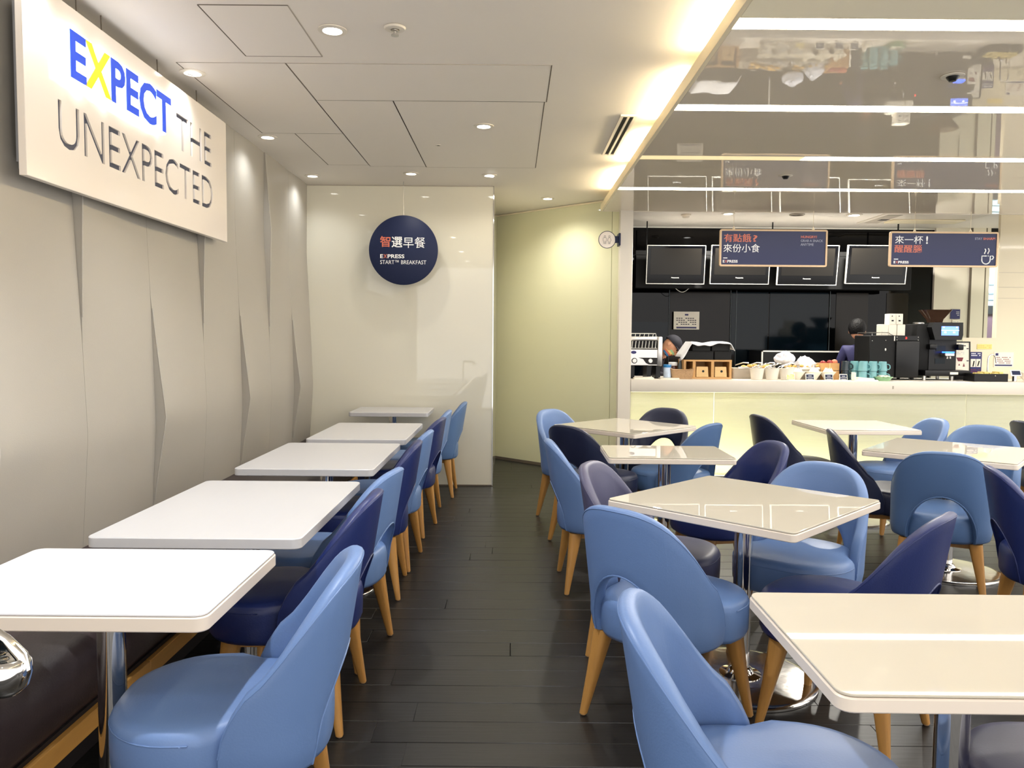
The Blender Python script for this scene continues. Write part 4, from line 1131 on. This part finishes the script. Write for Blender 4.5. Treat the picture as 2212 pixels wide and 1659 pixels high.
for x0, x1, lb, m in ((2.768, 2.855, 'label card with a pale yellow print on the counter edge', 'yellow_print'), (2.963, 3.050, 'dark printed label card before the middle white bowl', 'navy_sign'), (3.155, 3.240, 'dark printed label card before the wooden crate', 'navy_sign'), (3.305, 3.385, 'dark printed label card left of the teal mugs', 'navy_sign')):
    t = thing('label_card', lb, 'label', ((x0 + x1) / 2, 7.93, ZK), 0, 'small label cards along the counter edge')
    w_ = (x1 - x0) / 2
    o = box(-w_, w_, -0.004, 0.004, 0.004, 0.068, bev=0.002, seg=1).obj('frame', MT['ceramic'], t); o.rotation_euler = (math.radians(-14), 0, 0)
    o2 = box(-w_ + 0.006, w_ - 0.006, -0.0055, -0.004, 0.010, 0.060).obj('print', MT[m], o)
    o3 = B().box(-w_ * 0.4, w_ * 0.4, -0.0065, -0.0055, 0.043, 0.047).box(-w_ + 0.01, w_ - 0.01, -0.0065, -0.0055, 0.029, 0.032).box(-w_ * 0.6, w_ * 0.6, -0.0065, -0.0055, 0.014, 0.017).obj('print_line', MT['print_white'], o)
    box(-w_ * 0.5, w_ * 0.5, -0.004, 0.045, 0.0, 0.005).obj('stand', MT['ceramic'], t)
def lump(name, label, cat, x, y, z, rx, ry, rz_, m, seed, extra=None, sub=14):
    b = B(); b.sph((0, 0, rz_), (rx, ry, rz_), sub * 2, sub)
    rd = random.Random(seed)
    ph = [(rd.uniform(15, 45), rd.uniform(15, 45), rd.uniform(0, 6)) for _ in range(4)]
    bmesh.ops.subdivide_edges(b.bm, edges=b.bm.edges[:], cuts=1)
    ph += [(rd.uniform(40, 95), rd.uniform(40, 95), rd.uniform(0, 6)) for _ in range(5)]
    for v in b.bm.verts:
        n = sum(abs(math.sin(v.co.x * a + v.co.y * c + v.co.z * (a - c) + p)) - 0.5 for a, c, p in ph) * 0.085
        v.co.x *= 1 + n; v.co.y *= 1 + n; v.co.z = max(0.0, v.co.z * (1 + n * 1.5))
    o = b.obj(name, MT[m], ang=25)
    o.location = (x, y, z)
    return tag(o, label, cat)
lump('plastic_bag', 'crumpled white bag with a blue mark lying on the food tray', 'bag', 2.90, 8.38, ZK + 0.14, 0.10, 0.07, 0.055, 'bag', 3)
lump('plastic_bag', 'white plastic bag standing left of the wooden fruit crate', 'bag', 3.09, 8.30, ZK + 0.0, 0.10, 0.08, 0.095, 'bag', 5)
t = thing('fruit_crate', 'two-tier wooden crate of fruit beside the stacked mugs', 'crate', (3.295, 8.24, ZK))
for z0, z1 in ((0.0, 0.092), (0.096, 0.17)):
    f = B(); f.box(-0.095, 0.095, -0.09, -0.078, z0, z1).box(-0.095, 0.095, 0.078, 0.09, z0, z1).box(-0.094, -0.083, -0.078, 0.078, z0, z1 - 0.001).box(0.083, 0.094, -0.078, 0.078, z0, z1 - 0.001).box(-0.083, 0.083, -0.078, 0.078, z0, z0 + 0.01)
    f.obj('tier', MT['crate'], t)
box(-0.012, 0.0, -0.093, -0.09, 0.0, 0.17).obj('corner_strip', MT['birch'], t)
for i, (dx, dz, m, lb) in enumerate(((-0.05, 0.165, 'apple', 'small red apple peeking out on the left of the fruit crate'), (0.02, 0.17, 'apple', 'dark red apple in the middle of the fruit crate'), (0.07, 0.178, 'peach', 'orange-pink peach at the right of the fruit crate'))):
    t = thing('fruit', lb, 'fruit', (3.295 + dx, 8.22, ZK + dz), 0, 'fruit in the wooden crate')
    B().sph((0, 0, 0), (0.033, 0.033, 0.03), 16, 10).obj('flesh', MT[m], t)
    B().tube([(0, 0, 0.026), (0.004, 0, 0.04)], 0.002, 5).obj('stem', MT['brown_dark'], t)
# mugs
def mug_mesh():
    return (B().lathe([(0.034, 0.0), (0.038, 0.003), (0.046, 0.094), (0.047, 0.097), (0.043, 0.097), (0.034, 0.008), (0.001, 0.008)], n=24, cap=False).mesh('cup', MT['teal']),
            B().tube([(0.042, 0, 0.078), (0.060, 0, 0.080), (0.070, 0, 0.065), (0.068, 0, 0.042), (0.056, 0, 0.030), (0.039, 0, 0.028)], 0.006, 8).mesh('handle', MT['teal']))
mm, mh = mug_mesh()
def mug(x, y, z, label, flip=True, dark=False, a=-0.5):
    t = thing('mug', label, 'mug', (x, y, z), a, 'teal mugs stacked upside down' if not dark else 'dark mugs stacked upside down')
    c = link('cup', mm, t); h_ = link('handle', mh, c)
    if flip:
        c.rotation_euler = (PI, 0, 0); c.location = (0, 0, 0.097)
    if dark:
        om(c, MT['dark_teal']); om(h_, MT['dark_teal'])
for x in range(3):
    for lev in range(2):
        mug(3.575 + 0.10 * x, 8.02, ZK + 0.0 + 0.0975 * lev if lev else ZK, 'teal mug %s in the front row, %s of three' % (('of the lower layer', 'of the upper layer')[lev], ('first', 'second', 'third')[x]))
for x in range(3):
    for lev in range(2):
        mug(3.535 + 0.098 * x, 8.13, ZK + 0.0975 * lev + 0.0, 'teal mug %s in the back row, %s of three' % (('of the lower layer', 'of the upper layer')[lev], ('first', 'second', 'third')[x]))
    mug(3.535 + 0.098 * x, 8.235, ZK + 0.195 - 0.0975 * 2 + 0.0975 * 1 + 0.0975 * 0 - 0.0975, 'teal mug at the very back of the stack, %s of three' % ('first', 'second', 'third')[x])
for lev in range(2):
    mug(3.44, 8.12, ZK + 0.0975 * lev, 'dark %s mug beside the wooden fruit crate' % ('lower', 'upper')[lev], dark=True)
t = thing('napkin_plate', 'white plate with folded napkins and an upright white card before the mugs', 'plate', (3.56, 7.93, ZK))
slab_r(B(), 0.25, 0.08, 0.02, 0.0, 0.012).obj('plate', MT['ceramic'], t)
B().loft([[(x, y, 0.012) for x, y in rrect(0.18, 0.06, 0.01)], [(x * .98, y, 0.032 + 0.006 * math.sin(x * 60)) for x, y in rrect(0.17, 0.055, 0.01)]]).obj('napkins', MT['paper'], t)
box(-0.125, -0.105, -0.035, 0.035, 0.012, 0.085, bev=0.003, seg=1).obj('upright_card', MT['paper'], t)
t = thing('green_bowl', 'small pale green bowl of snacks in front of the black fridge', 'bowl', (3.755, 7.95, ZK))
B().lathe([(0.055, 0.0), (0.06, 0.003), (0.088, 0.04), (0.090, 0.043), (0.085, 0.043), (0.05, 0.012), (0.001, 0.012)], n=32, cap=False).obj('bowl', MT['green'], t)
f = B()
for i in range(7): f.box(-0.05 + 0.014 * i, -0.036 + 0.014 * i, -0.04, 0.04, 0.036 + 0.004 * (i % 3), 0.050 + 0.004 * (i % 3), bev=0.002, seg=1)
f.obj('sachets', MT['paper'], t)
# milk fridge
t = thing('milk_fridge', 'black milk fridge with a red display next to the coffee machine', 'fridge', (3.955, 8.30, ZK))
box(-0.245, 0.265, -0.12, 0.25, 0.02, 0.46, bev=0.006, seg=1).obj('body', MT['black_soft'], t)
box(0.02, 0.262, -0.145, -0.12, 0.025, 0.405, bev=0.012, seg=2).obj('door', MT['black'], t)
box(0.02, 0.262, -0.130, -0.12, 0.412, 0.458).obj('display_panel', MT['black'], t)
text('digits', '3', MT['red_led'], t, 0.118, 0.134, 0.426, 0.446, 'xz', -0.13, 0.001, 0.02)
B().box(0.003, 0.014, -0.126, -0.12, 0.405, 0.455).obj('hinge', MT['silver'], t)
f = B()
for x, z in ((-0.225, 0.405), (-0.085, 0.41), (0.03, 0.445), (0.03, 0.415), (0.25, 0.445), (0.25, 0.415)): f.sph((x, -0.131, z), 0.004, 8, 6)
f.obj('screws', MT['silver'], t)
B().sph((-0.08, -0.121, 0.315), (0.008, 0.003, 0.014), 10, 8).obj('lock', MT['silver'], t)
f = B()
f.tube([(-0.22, -0.11, 0.46), (-0.22, -0.11, 0.49), (-0.05, -0.11, 0.49), (-0.03, -0.11, 0.475), (0.0, -0.11, 0.462)], 0.004, 6)
f.tube([(-0.22, 0.23, 0.46), (-0.22, 0.23, 0.49), (0.24, 0.23, 0.49), (0.26, 0.23, 0.462)], 0.004, 6)
f.tube([(-0.22, -0.11, 0.49), (-0.22, 0.23, 0.49)], 0.004, 6)
f.obj('top_rail', MT['steel'], t)
for x in (-0.2, 0.22):
    for y in (-0.09, 0.2): B().lathe([(0.015, 0.0), (0.018, 0.022)], x, y, 10).obj('foot', MT['black'], t)
for x, w_, lb in ((3.905, 0.07, 'white paper cup sleeve box on the fridge, leftmost of the lower row'), (3.985, 0.085, 'white paper box on the fridge, lower row middle'), (4.075, 0.085, 'white paper box on the fridge, rightmost of the lower row')):
    t = thing('paper_box', lb, 'box', (x, 8.33, ZK + 0.461), 0, 'white paper boxes on the fridge')
    box(-w_ / 2, w_ / 2, -0.06, 0.06, 0, 0.115, bev=0.003, seg=1).obj('carton', MT['paper'], t)
    box(-w_ / 2 + 0.004, w_ / 2 - 0.004, -0.062, 0.062, 0.11, 0.117, bev=0.002, seg=1).obj('flap', MT['paper'], t)
for x, lb in ((3.985, 'white paper box with black marks on the left of the upper row'), (4.058, 'white paper box with black marks on the right of the upper row')):
    t = thing('paper_box', lb, 'box', (x, 8.33, ZK + 0.579), 0, 'white paper boxes on the fridge')
    box(-0.035, 0.035, -0.055, 0.055, 0, 0.11, bev=0.003, seg=1).obj('carton', MT['paper'], t)
    B().box(-0.012, 0.010, -0.057, -0.055, 0.03, 0.045).box(-0.012, -0.002, -0.057, -0.055, 0.08, 0.09).obj('marks', MT['black'], t)
# coffee machine
t = thing('coffee_machine', 'black bean-to-cup coffee machine with a lit blue screen', 'coffee machine', (4.465, 8.28, ZK))
box(-0.235, 0.19, -0.02, 0.24, 0.10, 0.585, bev=0.012, seg=2).obj('body', MT['black_soft'], t)
B().prism([(-0.09, 0.42), (0.185, 0.42), (0.20, 0.47), (0.195, 0.60), (-0.10, 0.60), (-0.13, 0.55)], -0.12, -0.02, lambda x, y, z: (x, z, y)).obj('head', MT['black'], t)
box(-0.03, 0.15, -0.126, -0.12, 0.465, 0.56, bev=0.003, seg=1).obj('screen', MT['lcd'], t)
B().box(-0.03, 0.15, -0.128, -0.126, 0.515, 0.520).box(-0.015, 0.0, -0.128, -0.126, 0.545, 0.556).box(0.12, 0.135, -0.128, -0.126, 0.545, 0.556).box(0.0, 0.02, -0.128, -0.126, 0.49, 0.505).box(0.09, 0.11, -0.128, -0.126, 0.49, 0.505).obj('screen_icons', MT['lcd_white'], t)
box(-0.10, 0.185, -0.03, -0.02, 0.10, 0.42).obj('front_plate', MT['black'], t)
box(-0.13, -0.05, -0.10, -0.02, 0.32, 0.375, bev=0.01, seg=2).obj('side_knob', MT['black'], t)
box(0.165, 0.225, -0.10, -0.02, 0.315, 0.375, bev=0.01, seg=2).obj('side_knob', MT['black'], t)
box(-0.03, 0.07, -0.034, -0.03, 0.30, 0.36).obj('window', MT['blue_glass'], t)
box(0.015, 0.115, -0.13, -0.03, 0.25, 0.285, bev=0.006, seg=1).obj('spout_block', MT['steel'], t)
box(0.02, 0.11, -0.132, -0.06, 0.286, 0.298).obj('spout_light', MT['blue_led'], t)
B().tube([(0.055, -0.1, 0.25), (0.055, -0.1, 0.225)], 0.008, 8).tube([(0.085, -0.1, 0.25), (0.085, -0.1, 0.225)], 0.008, 8).obj('nozzles', MT['silver'], t)
box(-0.035, 0.07, -0.034, -0.03, 0.17, 0.225).obj('window', MT['blue_glass'], t)
box(-0.20, 0.265, -0.16, 0.24, 0.045, 0.105, bev=0.008, seg=2).obj('drip_tray', MT['black'], t)
box(0.055, 0.14, -0.164, -0.16, 0.062, 0.088, bev=0.002, seg=1).obj('badge', MT['ceramic'], t)
for x in (-0.18, 0.11): B().lathe([(0.018, 0.0), (0.018, 0.045)], x, -0.1, 14).obj('foot', MT['steel'], t)
for x in (-0.18, 0.11): B().lathe([(0.018, 0.0), (0.018, 0.045)], x, 0.18, 14).obj('foot', MT['steel'], t)
B().lathe([(0.05, 0.585), (0.055, 0.588), (0.055, 0.60), (0.04, 0.605), (0.001, 0.606)], -0.165, 0.08, 20, cap=False).obj('side_lid', MT['steel'], t)
hp = B().loft([[(x * 0.45, y * 0.45 + 0.07, 0.60) for x, y in rrect(0.28, 0.2, 0.02)], [(x * 0.5, y * 0.5 + 0.07, 0.635) for x, y in rrect(0.28, 0.2, 0.02)], [(x, y + 0.07, 0.735) for x, y in rrect(0.28, 0.2, 0.02)]]).obj('bean_hopper', MT['smoke_glass'], t)
B().loft([[(x * 0.43, y * 0.43 + 0.07, 0.606) for x, y in rrect(0.28, 0.2, 0.02)], [(x * 0.48, y * 0.48 + 0.07, 0.638) for x, y in rrect(0.28, 0.2, 0.02)], [(x * 0.93, y * 0.93 + 0.07, 0.722) for x, y in rrect(0.28, 0.2, 0.02)]]).obj('beans', MT['beans'], hp)
t = thing('framed_poster', 'black-framed cream poster with a maroon cup right of the coffee machine', 'poster', (4.755, 8.345, 1.0))
t.rotation_euler = (math.radians(-4), 0, 0)
f = B(); f.box(-0.10, 0.10, 0, 0.015, 0.06, 0.40); f.obj('sheet', MT['paper'], t)
f = B(); f.box(-0.108, -0.095, -0.006, 0.018, 0.062, 0.393).box(0.095, 0.108, -0.006, 0.018, 0.062, 0.393).box(-0.108, 0.108, -0.006, 0.018, 0.393, 0.405).box(-0.108, 0.108, -0.006, 0.018, 0.0, 0.062)
f.obj('frame', MT['black'], t)
B().prism([(-0.04, 0.235), (0.035, 0.235), (0.02, 0.195), (-0.02, 0.195)], -0.003, 0.0, lambda x, y, z: (x, z, y)).obj('cup_print', MT['maroon'], t)
B().prism([(-0.02, 0.15), (0.0, 0.15), (-0.01, 0.17)], -0.003, 0.0, lambda x, y, z: (x, z, y)).prism([(0.03, 0.14), (0.05, 0.14), (0.04, 0.175)], -0.003, 0.0, lambda x, y, z: (x, z, y)).obj('cup_print', MT['maroon'], t)
for q_, (x, z) in enumerate(((0.05, 0.36), (0.08, 0.33), (0.08, 0.20))): B().sph((x, -0.001, z), (0.014, 0.001, 0.006), 8, 6).obj('leaf_print', MT['print_dark'], t)
rows(t, -0.07, 0.05, 0.29, 0.014, 2, 0.0, MT['print_grey'], 0.003, 6)
t = thing('tea_poster', 'narrow navy poster with two small photos behind the black tray', 'poster', (4.925, 8.362, 1.06))
box(-0.062, 0.062, 0, 0.006, 0.0, 0.235).obj('sheet', MT['print_navy'], t)
B().box(-0.055, -0.002, -0.002, 0, 0.075, 0.16).box(0.004, 0.05, -0.002, 0, 0.075, 0.16).obj('photo', MT['paper'], t)
B().tube([(-0.03, -0.003, 0.08), (-0.02, -0.003, 0.14)], 0.006, 6).tube([(0.02, -0.003, 0.085), (0.035, -0.003, 0.14)], 0.006, 6).obj('photo_detail', MT['brown_dark'], t)
rows(t, -0.05, 0.05, 0.222, 0.02, 2, 0.0, MT['print_white'], 0.010, 6)
rows(t, -0.05, 0.05, 0.05, 0.02, 2, 0.0, MT['maroon'], 0.008, 5)
box(-0.05, 0.05, 0.0, 0.012, -0.06, 0.0).obj('easel_foot', MT['black'], t)
t = thing('water_tap', 'slim chrome swan-neck tap in front of the cream backsplash', 'tap', (4.985, 8.25, ZK))
pts = [(0, 0, 0.0), (0, 0, 0.21)] + [(0.042 - 0.042 * math.cos(a), 0, 0.21 + 0.06 * math.sin(a)) for a in [PI * i / 10 for i in range(1, 10)]] + [(0.086, 0, 0.20), (0.088, 0, 0.185)]
B().tube(pts, 0.007, 10).obj('spout', MT['chrome'], t)
B().lathe([(0.02, 0), (0.02, 0.05), (0.012, 0.07)], n=16).obj('base', MT['chrome'], t)
B().tube([(0.03, 0, 0.02), (0.055, 0, 0.03), (0.06, 0, 0.09)], 0.006, 8).obj('lever', MT['chrome'], t)
t = thing('tea_tray', 'black tray box of pale tea bags at the right of the coffee machine', 'tray', (4.845, 8.05, ZK))
f = B(); f.box(-0.17, 0.17, -0.10, -0.09, 0, 0.08).box(-0.17, 0.17, 0.09, 0.10, 0, 0.08).box(-0.169, -0.16, -0.09, 0.09, 0, 0.079).box(0.16, 0.169, -0.09, 0.09, 0, 0.079).box(-0.16, 0.16, -0.09, 0.09, 0, 0.012)
f.obj('box', MT['black'], t)
f = B()
for i in range(12): f.box(-0.15 + 0.05 * (i % 6), -0.108 + 0.05 * (i % 6), -0.07 + 0.07 * (i // 6), -0.01 + 0.07 * (i // 6), 0.012, 0.075 + 0.012 * (i % 3), bev=0.004, seg=1)
f.obj('tea_bags', MT['yellow_print'], t)
B().sph((0.04, -0.101, 0.06), 0.005, 8, 6).obj('stud', MT['silver'], t)
t = thing('label_stand', 'small tilted label on a chrome stand at the right end of the counter', 'label', (5.125, 8.02, ZK))
B().tube([(0, 0, 0.0), (0, 0, 0.06)], 0.022, 16).obj('stem', MT['chrome'], t)
o = box(-0.055, 0.055, -0.004, 0.004, -0.02, 0.045, bev=0.002, seg=1).obj('card', MT['ceramic'], t); o.location = (0, -0.02, 0.075); o.rotation_euler = (math.radians(-25), 0, 0)
box(-0.04, 0.045, -0.006, -0.004, -0.008, 0.036).obj('print', MT['navy_sign'], o)
t = thing('serving_bowl', 'cream leaf-edged bowl at the right frame edge on the counter', 'bowl', (5.31, 8.05, ZK))
rings = []
for r_, z in ((0.05, 0.0), (0.06, 0.006), (0.09, 0.035), (0.135, 0.085), (0.128, 0.085), (0.085, 0.035), (0.05, 0.012), (0.002, 0.012)):
    rings.append([(r_ * math.cos(2 * PI * i / 32), r_ * 0.8 * math.sin(2 * PI * i / 32), z + (0.018 * math.cos(4 * PI * i / 32) if z > 0.08 else 0)) for i in range(32)])
B().loft(rings).obj('bowl', MT['ceramic'], t)
B().tube([(0.132 * math.cos(2 * PI * i / 32), 0.132 * 0.8 * math.sin(2 * PI * i / 32), 0.085 + 0.018 * math.cos(4 * PI * i / 32)) for i in range(32)], 0.004, 6, True).obj('rim', MT['ceramic'], t)
t = thing('back_worktop', 'black back worktop edged with a thin steel line behind the counter', 'worktop', (3.62, 9.55, 0))
box(-0.66, 0.70, -0.22, 0.30, 0.05, 1.27).obj('cabinet', MT['black'], t)
B().box(-0.67, 0.71, -0.24, -0.22, 1.265, 1.28).box(-0.67, -0.655, -0.24, -0.22, 0.9, 1.28).obj('steel_edge', MT['silver'], t)
box(-0.67, 0.71, -0.22, 0.30, 1.27, 1.28).obj('top', MT['black'], t)
box(-0.6, 0.66, -0.18, 0.28, 0, 0.05).obj('plinth', MT['black_soft'], t)

# ------------------------------------------------------------------ people behind the counter
def body(name, joints, edges, radii, parent, zones, root=0):
    me = bpy.data.meshes.new(name); me.from_pydata(joints, edges, [])
    o = bpy.data.objects.new(name, me); C.objects.link(o)
    sk = o.modifiers.new('skin', 'SKIN'); sk.use_smooth_shade = True
    for i, r_ in enumerate(radii):
        d_ = me.skin_vertices[0].data[i]
        d_.radius = r_ if isinstance(r_, tuple) else (r_, r_)
        d_.use_root = (i == root)
    ss = o.modifiers.new('sub', 'SUBSURF'); ss.levels = 2; ss.render_levels = 2
    dg = bpy.context.evaluated_depsgraph_get()
    nm = bpy.data.meshes.new_from_object(o.evaluated_get(dg))
    bpy.data.objects.remove(o)
    for m in ('shirt', 'skin', 'trousers'): nm.materials.append(MT[m])
    for p in nm.polygons:
        p.use_smooth = True; p.material_index = zones(p.center)
    return link(name, nm, parent)
def head_mesh(parent, name='face'):
    b = B(); b.sph((0, 0, 0), (0.082, 0.095, 0.112), 24, 16)
    for v in b.bm.verts:     # face looks to -y
        if v.co.z < -0.02: v.co.x *= 1 - 0.25 * (-v.co.z - 0.02) / 0.09; v.co.y *= 1 - 0.12 * (-v.co.z - 0.02) / 0.09
    b.sph((0, -0.098, -0.02), (0.014, 0.018, 0.022), 10, 8)
    for sx in (-1, 1):
        b.sph((sx * 0.083, 0.008, -0.012), (0.010, 0.020, 0.030), 10, 8)
    h = b.obj(name, MT['skin'], parent)
    for sx in (-1, 1): B().sph((sx * 0.032, -0.086, 0.012), (0.012, 0.008, 0.007), 10, 8).obj('eye', MT['black'], h)
    B().sph((0, -0.085, -0.062), (0.024, 0.010, 0.006), 10, 6).obj('mouth', MT['maroon'], h)
    return h
def hand(joint, direction):
    return None
# person with back turned, standing at the back worktop
p2 = thing('person', 'dark-haired person in a navy shirt with back turned, beside the black fridge', 'person', (3.96, 8.93, 0), 0)
J = [(0, 0, 0.86), (0, 0.0, 1.02), (0, 0.02, 1.24), (0, 0.03, 1.34), (0, 0.04, 1.42),
     (-0.18, 0.03, 1.305), (-0.235, 0.10, 1.06), (-0.17, 0.28, 0.96), (0.18, 0.03, 1.305), (0.235, 0.10, 1.06), (0.17, 0.28, 0.96),
     (-0.09, 0, 0.82), (-0.10, -0.01, 0.46), (-0.10, 0.0, 0.09), (-0.10, 0.12, 0.04), (0.09, 0, 0.82), (0.10, -0.01, 0.46), (0.10, 0.0, 0.09), (0.10, 0.12, 0.04)]
E_ = [(0, 1), (1, 2), (2, 3), (3, 4), (2, 5), (5, 6), (6, 7), (2, 8), (8, 9), (9, 10), (0, 11), (11, 12), (12, 13), (13, 14), (0, 15), (15, 16), (16, 17), (17, 18)]
R_ = [(0.15, 0.11), (0.14, 0.10), (0.17, 0.11), 0.07, 0.05, 0.062, 0.045, 0.034, 0.062, 0.045, 0.034, 0.085, 0.06, 0.042, 0.035, 0.085, 0.06, 0.042, 0.035]
bd = body('body', J, E_, R_, p2, lambda c: 1 if (c.z > 1.375 or (c.y > 0.2 and c.z > 0.5)) else (0 if c.z > 0.88 else 2))
def fingers(parent, base, out):
    for sx in (-1, 1):
        hb = base[0 if sx < 0 else 1]
        hd = B().sph(hb, (0.04, 0.045, 0.018), 12, 8)
        for i in range(4):
            x = hb[0] + (-0.027 + 0.018 * i); L = (0.06, 0.07, 0.066, 0.052)[i]
            hd.tube([(x, hb[1] + 0.03, hb[2]), (x, hb[1] + 0.03 + L * 0.55, hb[2] + 0.004), (x, hb[1] + 0.03 + L, hb[2] - 0.012)], [0.0095, 0.009, 0.007], 8)
        hd.tube([(hb[0] - sx * 0.03, hb[1] + 0.0, hb[2]), (hb[0] - sx * 0.055, hb[1] + 0.03, hb[2]), (hb[0] - sx * 0.058, hb[1] + 0.055, hb[2] - 0.006)], [0.011, 0.010, 0.008], 8)
        hd.obj('hand', MT['skin'], parent)
fingers(p2, ((-0.165, 0.31, 0.955), (0.165, 0.31, 0.955)), 1)
h = head_mesh(p2); h.location = (-0.03, 0.06, 1.525); h.rotation_euler = (0.12, 0, PI - 0.55)
hr = B(); hr.sph((0, 0.012, 0.022), (0.097, 0.108, 0.112), 24, 16)
for v in list(hr.bm.verts):
    if v.co.y < -0.035 and v.co.z < 0.075: v.co.y = -0.035 + (v.co.y + 0.035) * 0.2
    if v.co.z < -0.05: v.co.z = -0.05 + (v.co.z + 0.05) * 0.3
hr.obj('hair', MT['hair'], h)
# person bending by the toaster
p1 = thing('person', 'person in a black cap and colourful face mask bending down behind the conveyor toaster', 'person', (1.52, 9.0, 0), 0)
J = [(0, 0, 0.86), (0.03, 0, 0.98), (0.10, -0.04, 1.12), (0.155, -0.08, 1.20), (0.20, -0.11, 1.255),
     (0.05, -0.20, 1.13), (0.08, -0.30, 1.02), (0.20, -0.36, 0.98), (0.16, 0.13, 1.14), (0.22, 0.10, 0.96), (0.30, -0.06, 0.93),
     (-0.05, -0.09, 0.82), (-0.04, -0.09, 0.46), (-0.06, -0.09, 0.09), (0.06, -0.10, 0.04), (-0.05, 0.09, 0.82), (-0.04, 0.09, 0.46), (-0.06, 0.09, 0.09), (0.06, 0.10, 0.04)]
bd = body('body', J, E_, R_, p1, lambda c: 1 if ((c.x > 0.165 and c.z > 1.19) or (c.x > 0.17 and c.z < 1.02 and c.z > 0.8 and (c.y < -0.3 or c.x > 0.25))) else (0 if c.z > 0.88 else 2))
bd.data.materials[0] = MT['cap']
fh = B()
for bx_, by_, bz_ in ((0.225, -0.37, 0.975), (0.325, -0.09, 0.925)):
    fh.sph((bx_, by_, bz_), (0.045, 0.038, 0.018), 12, 8)
    for i in range(4):
        y = by_ - 0.027 + 0.018 * i; L = (0.052, 0.066, 0.07, 0.06)[i]
        fh.tube([(bx_ + 0.03, y, bz_), (bx_ + 0.03 + L * 0.55, y, bz_ + 0.004), (bx_ + 0.03 + L, y, bz_ - 0.012)], [0.0095, 0.009, 0.007], 8)
    fh.tube([(bx_, by_ + 0.03, bz_), (bx_ + 0.03, by_ + 0.055, bz_), (bx_ + 0.055, by_ + 0.058, bz_ - 0.006)], [0.011, 0.010, 0.008], 8)
fh.obj('hands', MT['skin'], p1)
h = head_mesh(p1); h.location = (0.255, -0.20, 1.325)
# crown to the upper right, face downwards and slightly towards the room
zc_ = Vector((0.80, 0.02, 0.60)).normalized(); fc = Vector((0.38, -0.42, -0.82)); fc = (fc - zc_ * fc.dot(zc_)).normalized()
yv = -fc; xv = yv.cross(zc_)
RM = Matrix((xv, yv, zc_)).transposed()
h.rotation_euler = RM.to_euler()
cp = B(); cp.sph((0, 0.012, 0.03), (0.096, 0.108, 0.105), 24, 16)
for v in list(cp.bm.verts):
    if v.co.z < 0.02: v.co.z = 0.02
cp.lathe([(0.001, 0.135), (0.008, 0.137), (0.010, 0.132)], 0, 0.012, 10)
cp.obj('cap', MT['cap'], h)
B().loft([[(0.085 * math.cos(a) * s_, -0.05 + (-0.075 * abs(math.sin(a)) - 0.01) * s_ * k_, 0.028 + dz) for a in [PI * i / 12 for i in range(13)]] for s_, k_, dz in ((1.0, 0.55, 0.006), (1.0, 1.35, -0.004), (1.0, 1.35, -0.010), (1.0, 0.55, 0.0))]).obj('cap_brim', MT['cap'], h)
for q_, (m, z0) in enumerate((('green', -0.03), ('yellow_print', -0.05), ('orange', -0.07), ('jar_blue', -0.088))):
    B().loft([[(0.074 * (1 - 0.12 * (q_ + k_)) * math.cos(a), 0.015 - (0.118 - 0.010 * (q_ + k_)) * math.sin(a) ** 0.9, z0 - 0.02 * k_) for a in [PI * (0.04 + 0.92 * i / 14) for i in range(15)]] for k_ in (0, 1)], cap=False).obj('mask_band', MT[m], h)

# ------------------------------------------------------------------ blurred chrome fitting close to the lens at the left
t = thing('chrome_knob', 'chrome knob end with a curved rim at the lower left frame edge', 'fitting', (-0.655, 1.02, 0.0))
t.location = (-0.655, 1.02, 0.0)
cl = []
B().lathe([(0.001, -0.034), (0.016, -0.031), (0.026, -0.020), (0.030, -0.004), (0.029, 0.010), (0.024, 0.018), (0.020, 0.016), (0.001, 0.014)], n=28, cap=False).obj('knob', MT['chrome'], t, ang=85).location = (-0.012, 0, 0.955)
B().tube([(-0.09, 0.0, 1.035), (-0.045, 0.0, 1.018), (-0.012, 0.0, 0.997), (0.008, 0.0, 0.975), (0.014, 0, 0.955)], [0.007, 0.007, 0.007, 0.0085, 0.006], 12).obj('curved_rim', MT['chrome'], t)
B().tube([(-0.20, 0, 0.99), (-0.02, 0, 0.985)], 0.018, 16).obj('arm', MT['blue_glass'], t)
B().tube([(-0.2, 0, 0.0), (-0.2, 0, 0.99)], 0.014, 12).obj('post', MT['chrome'], t)
print('planks', nplank)
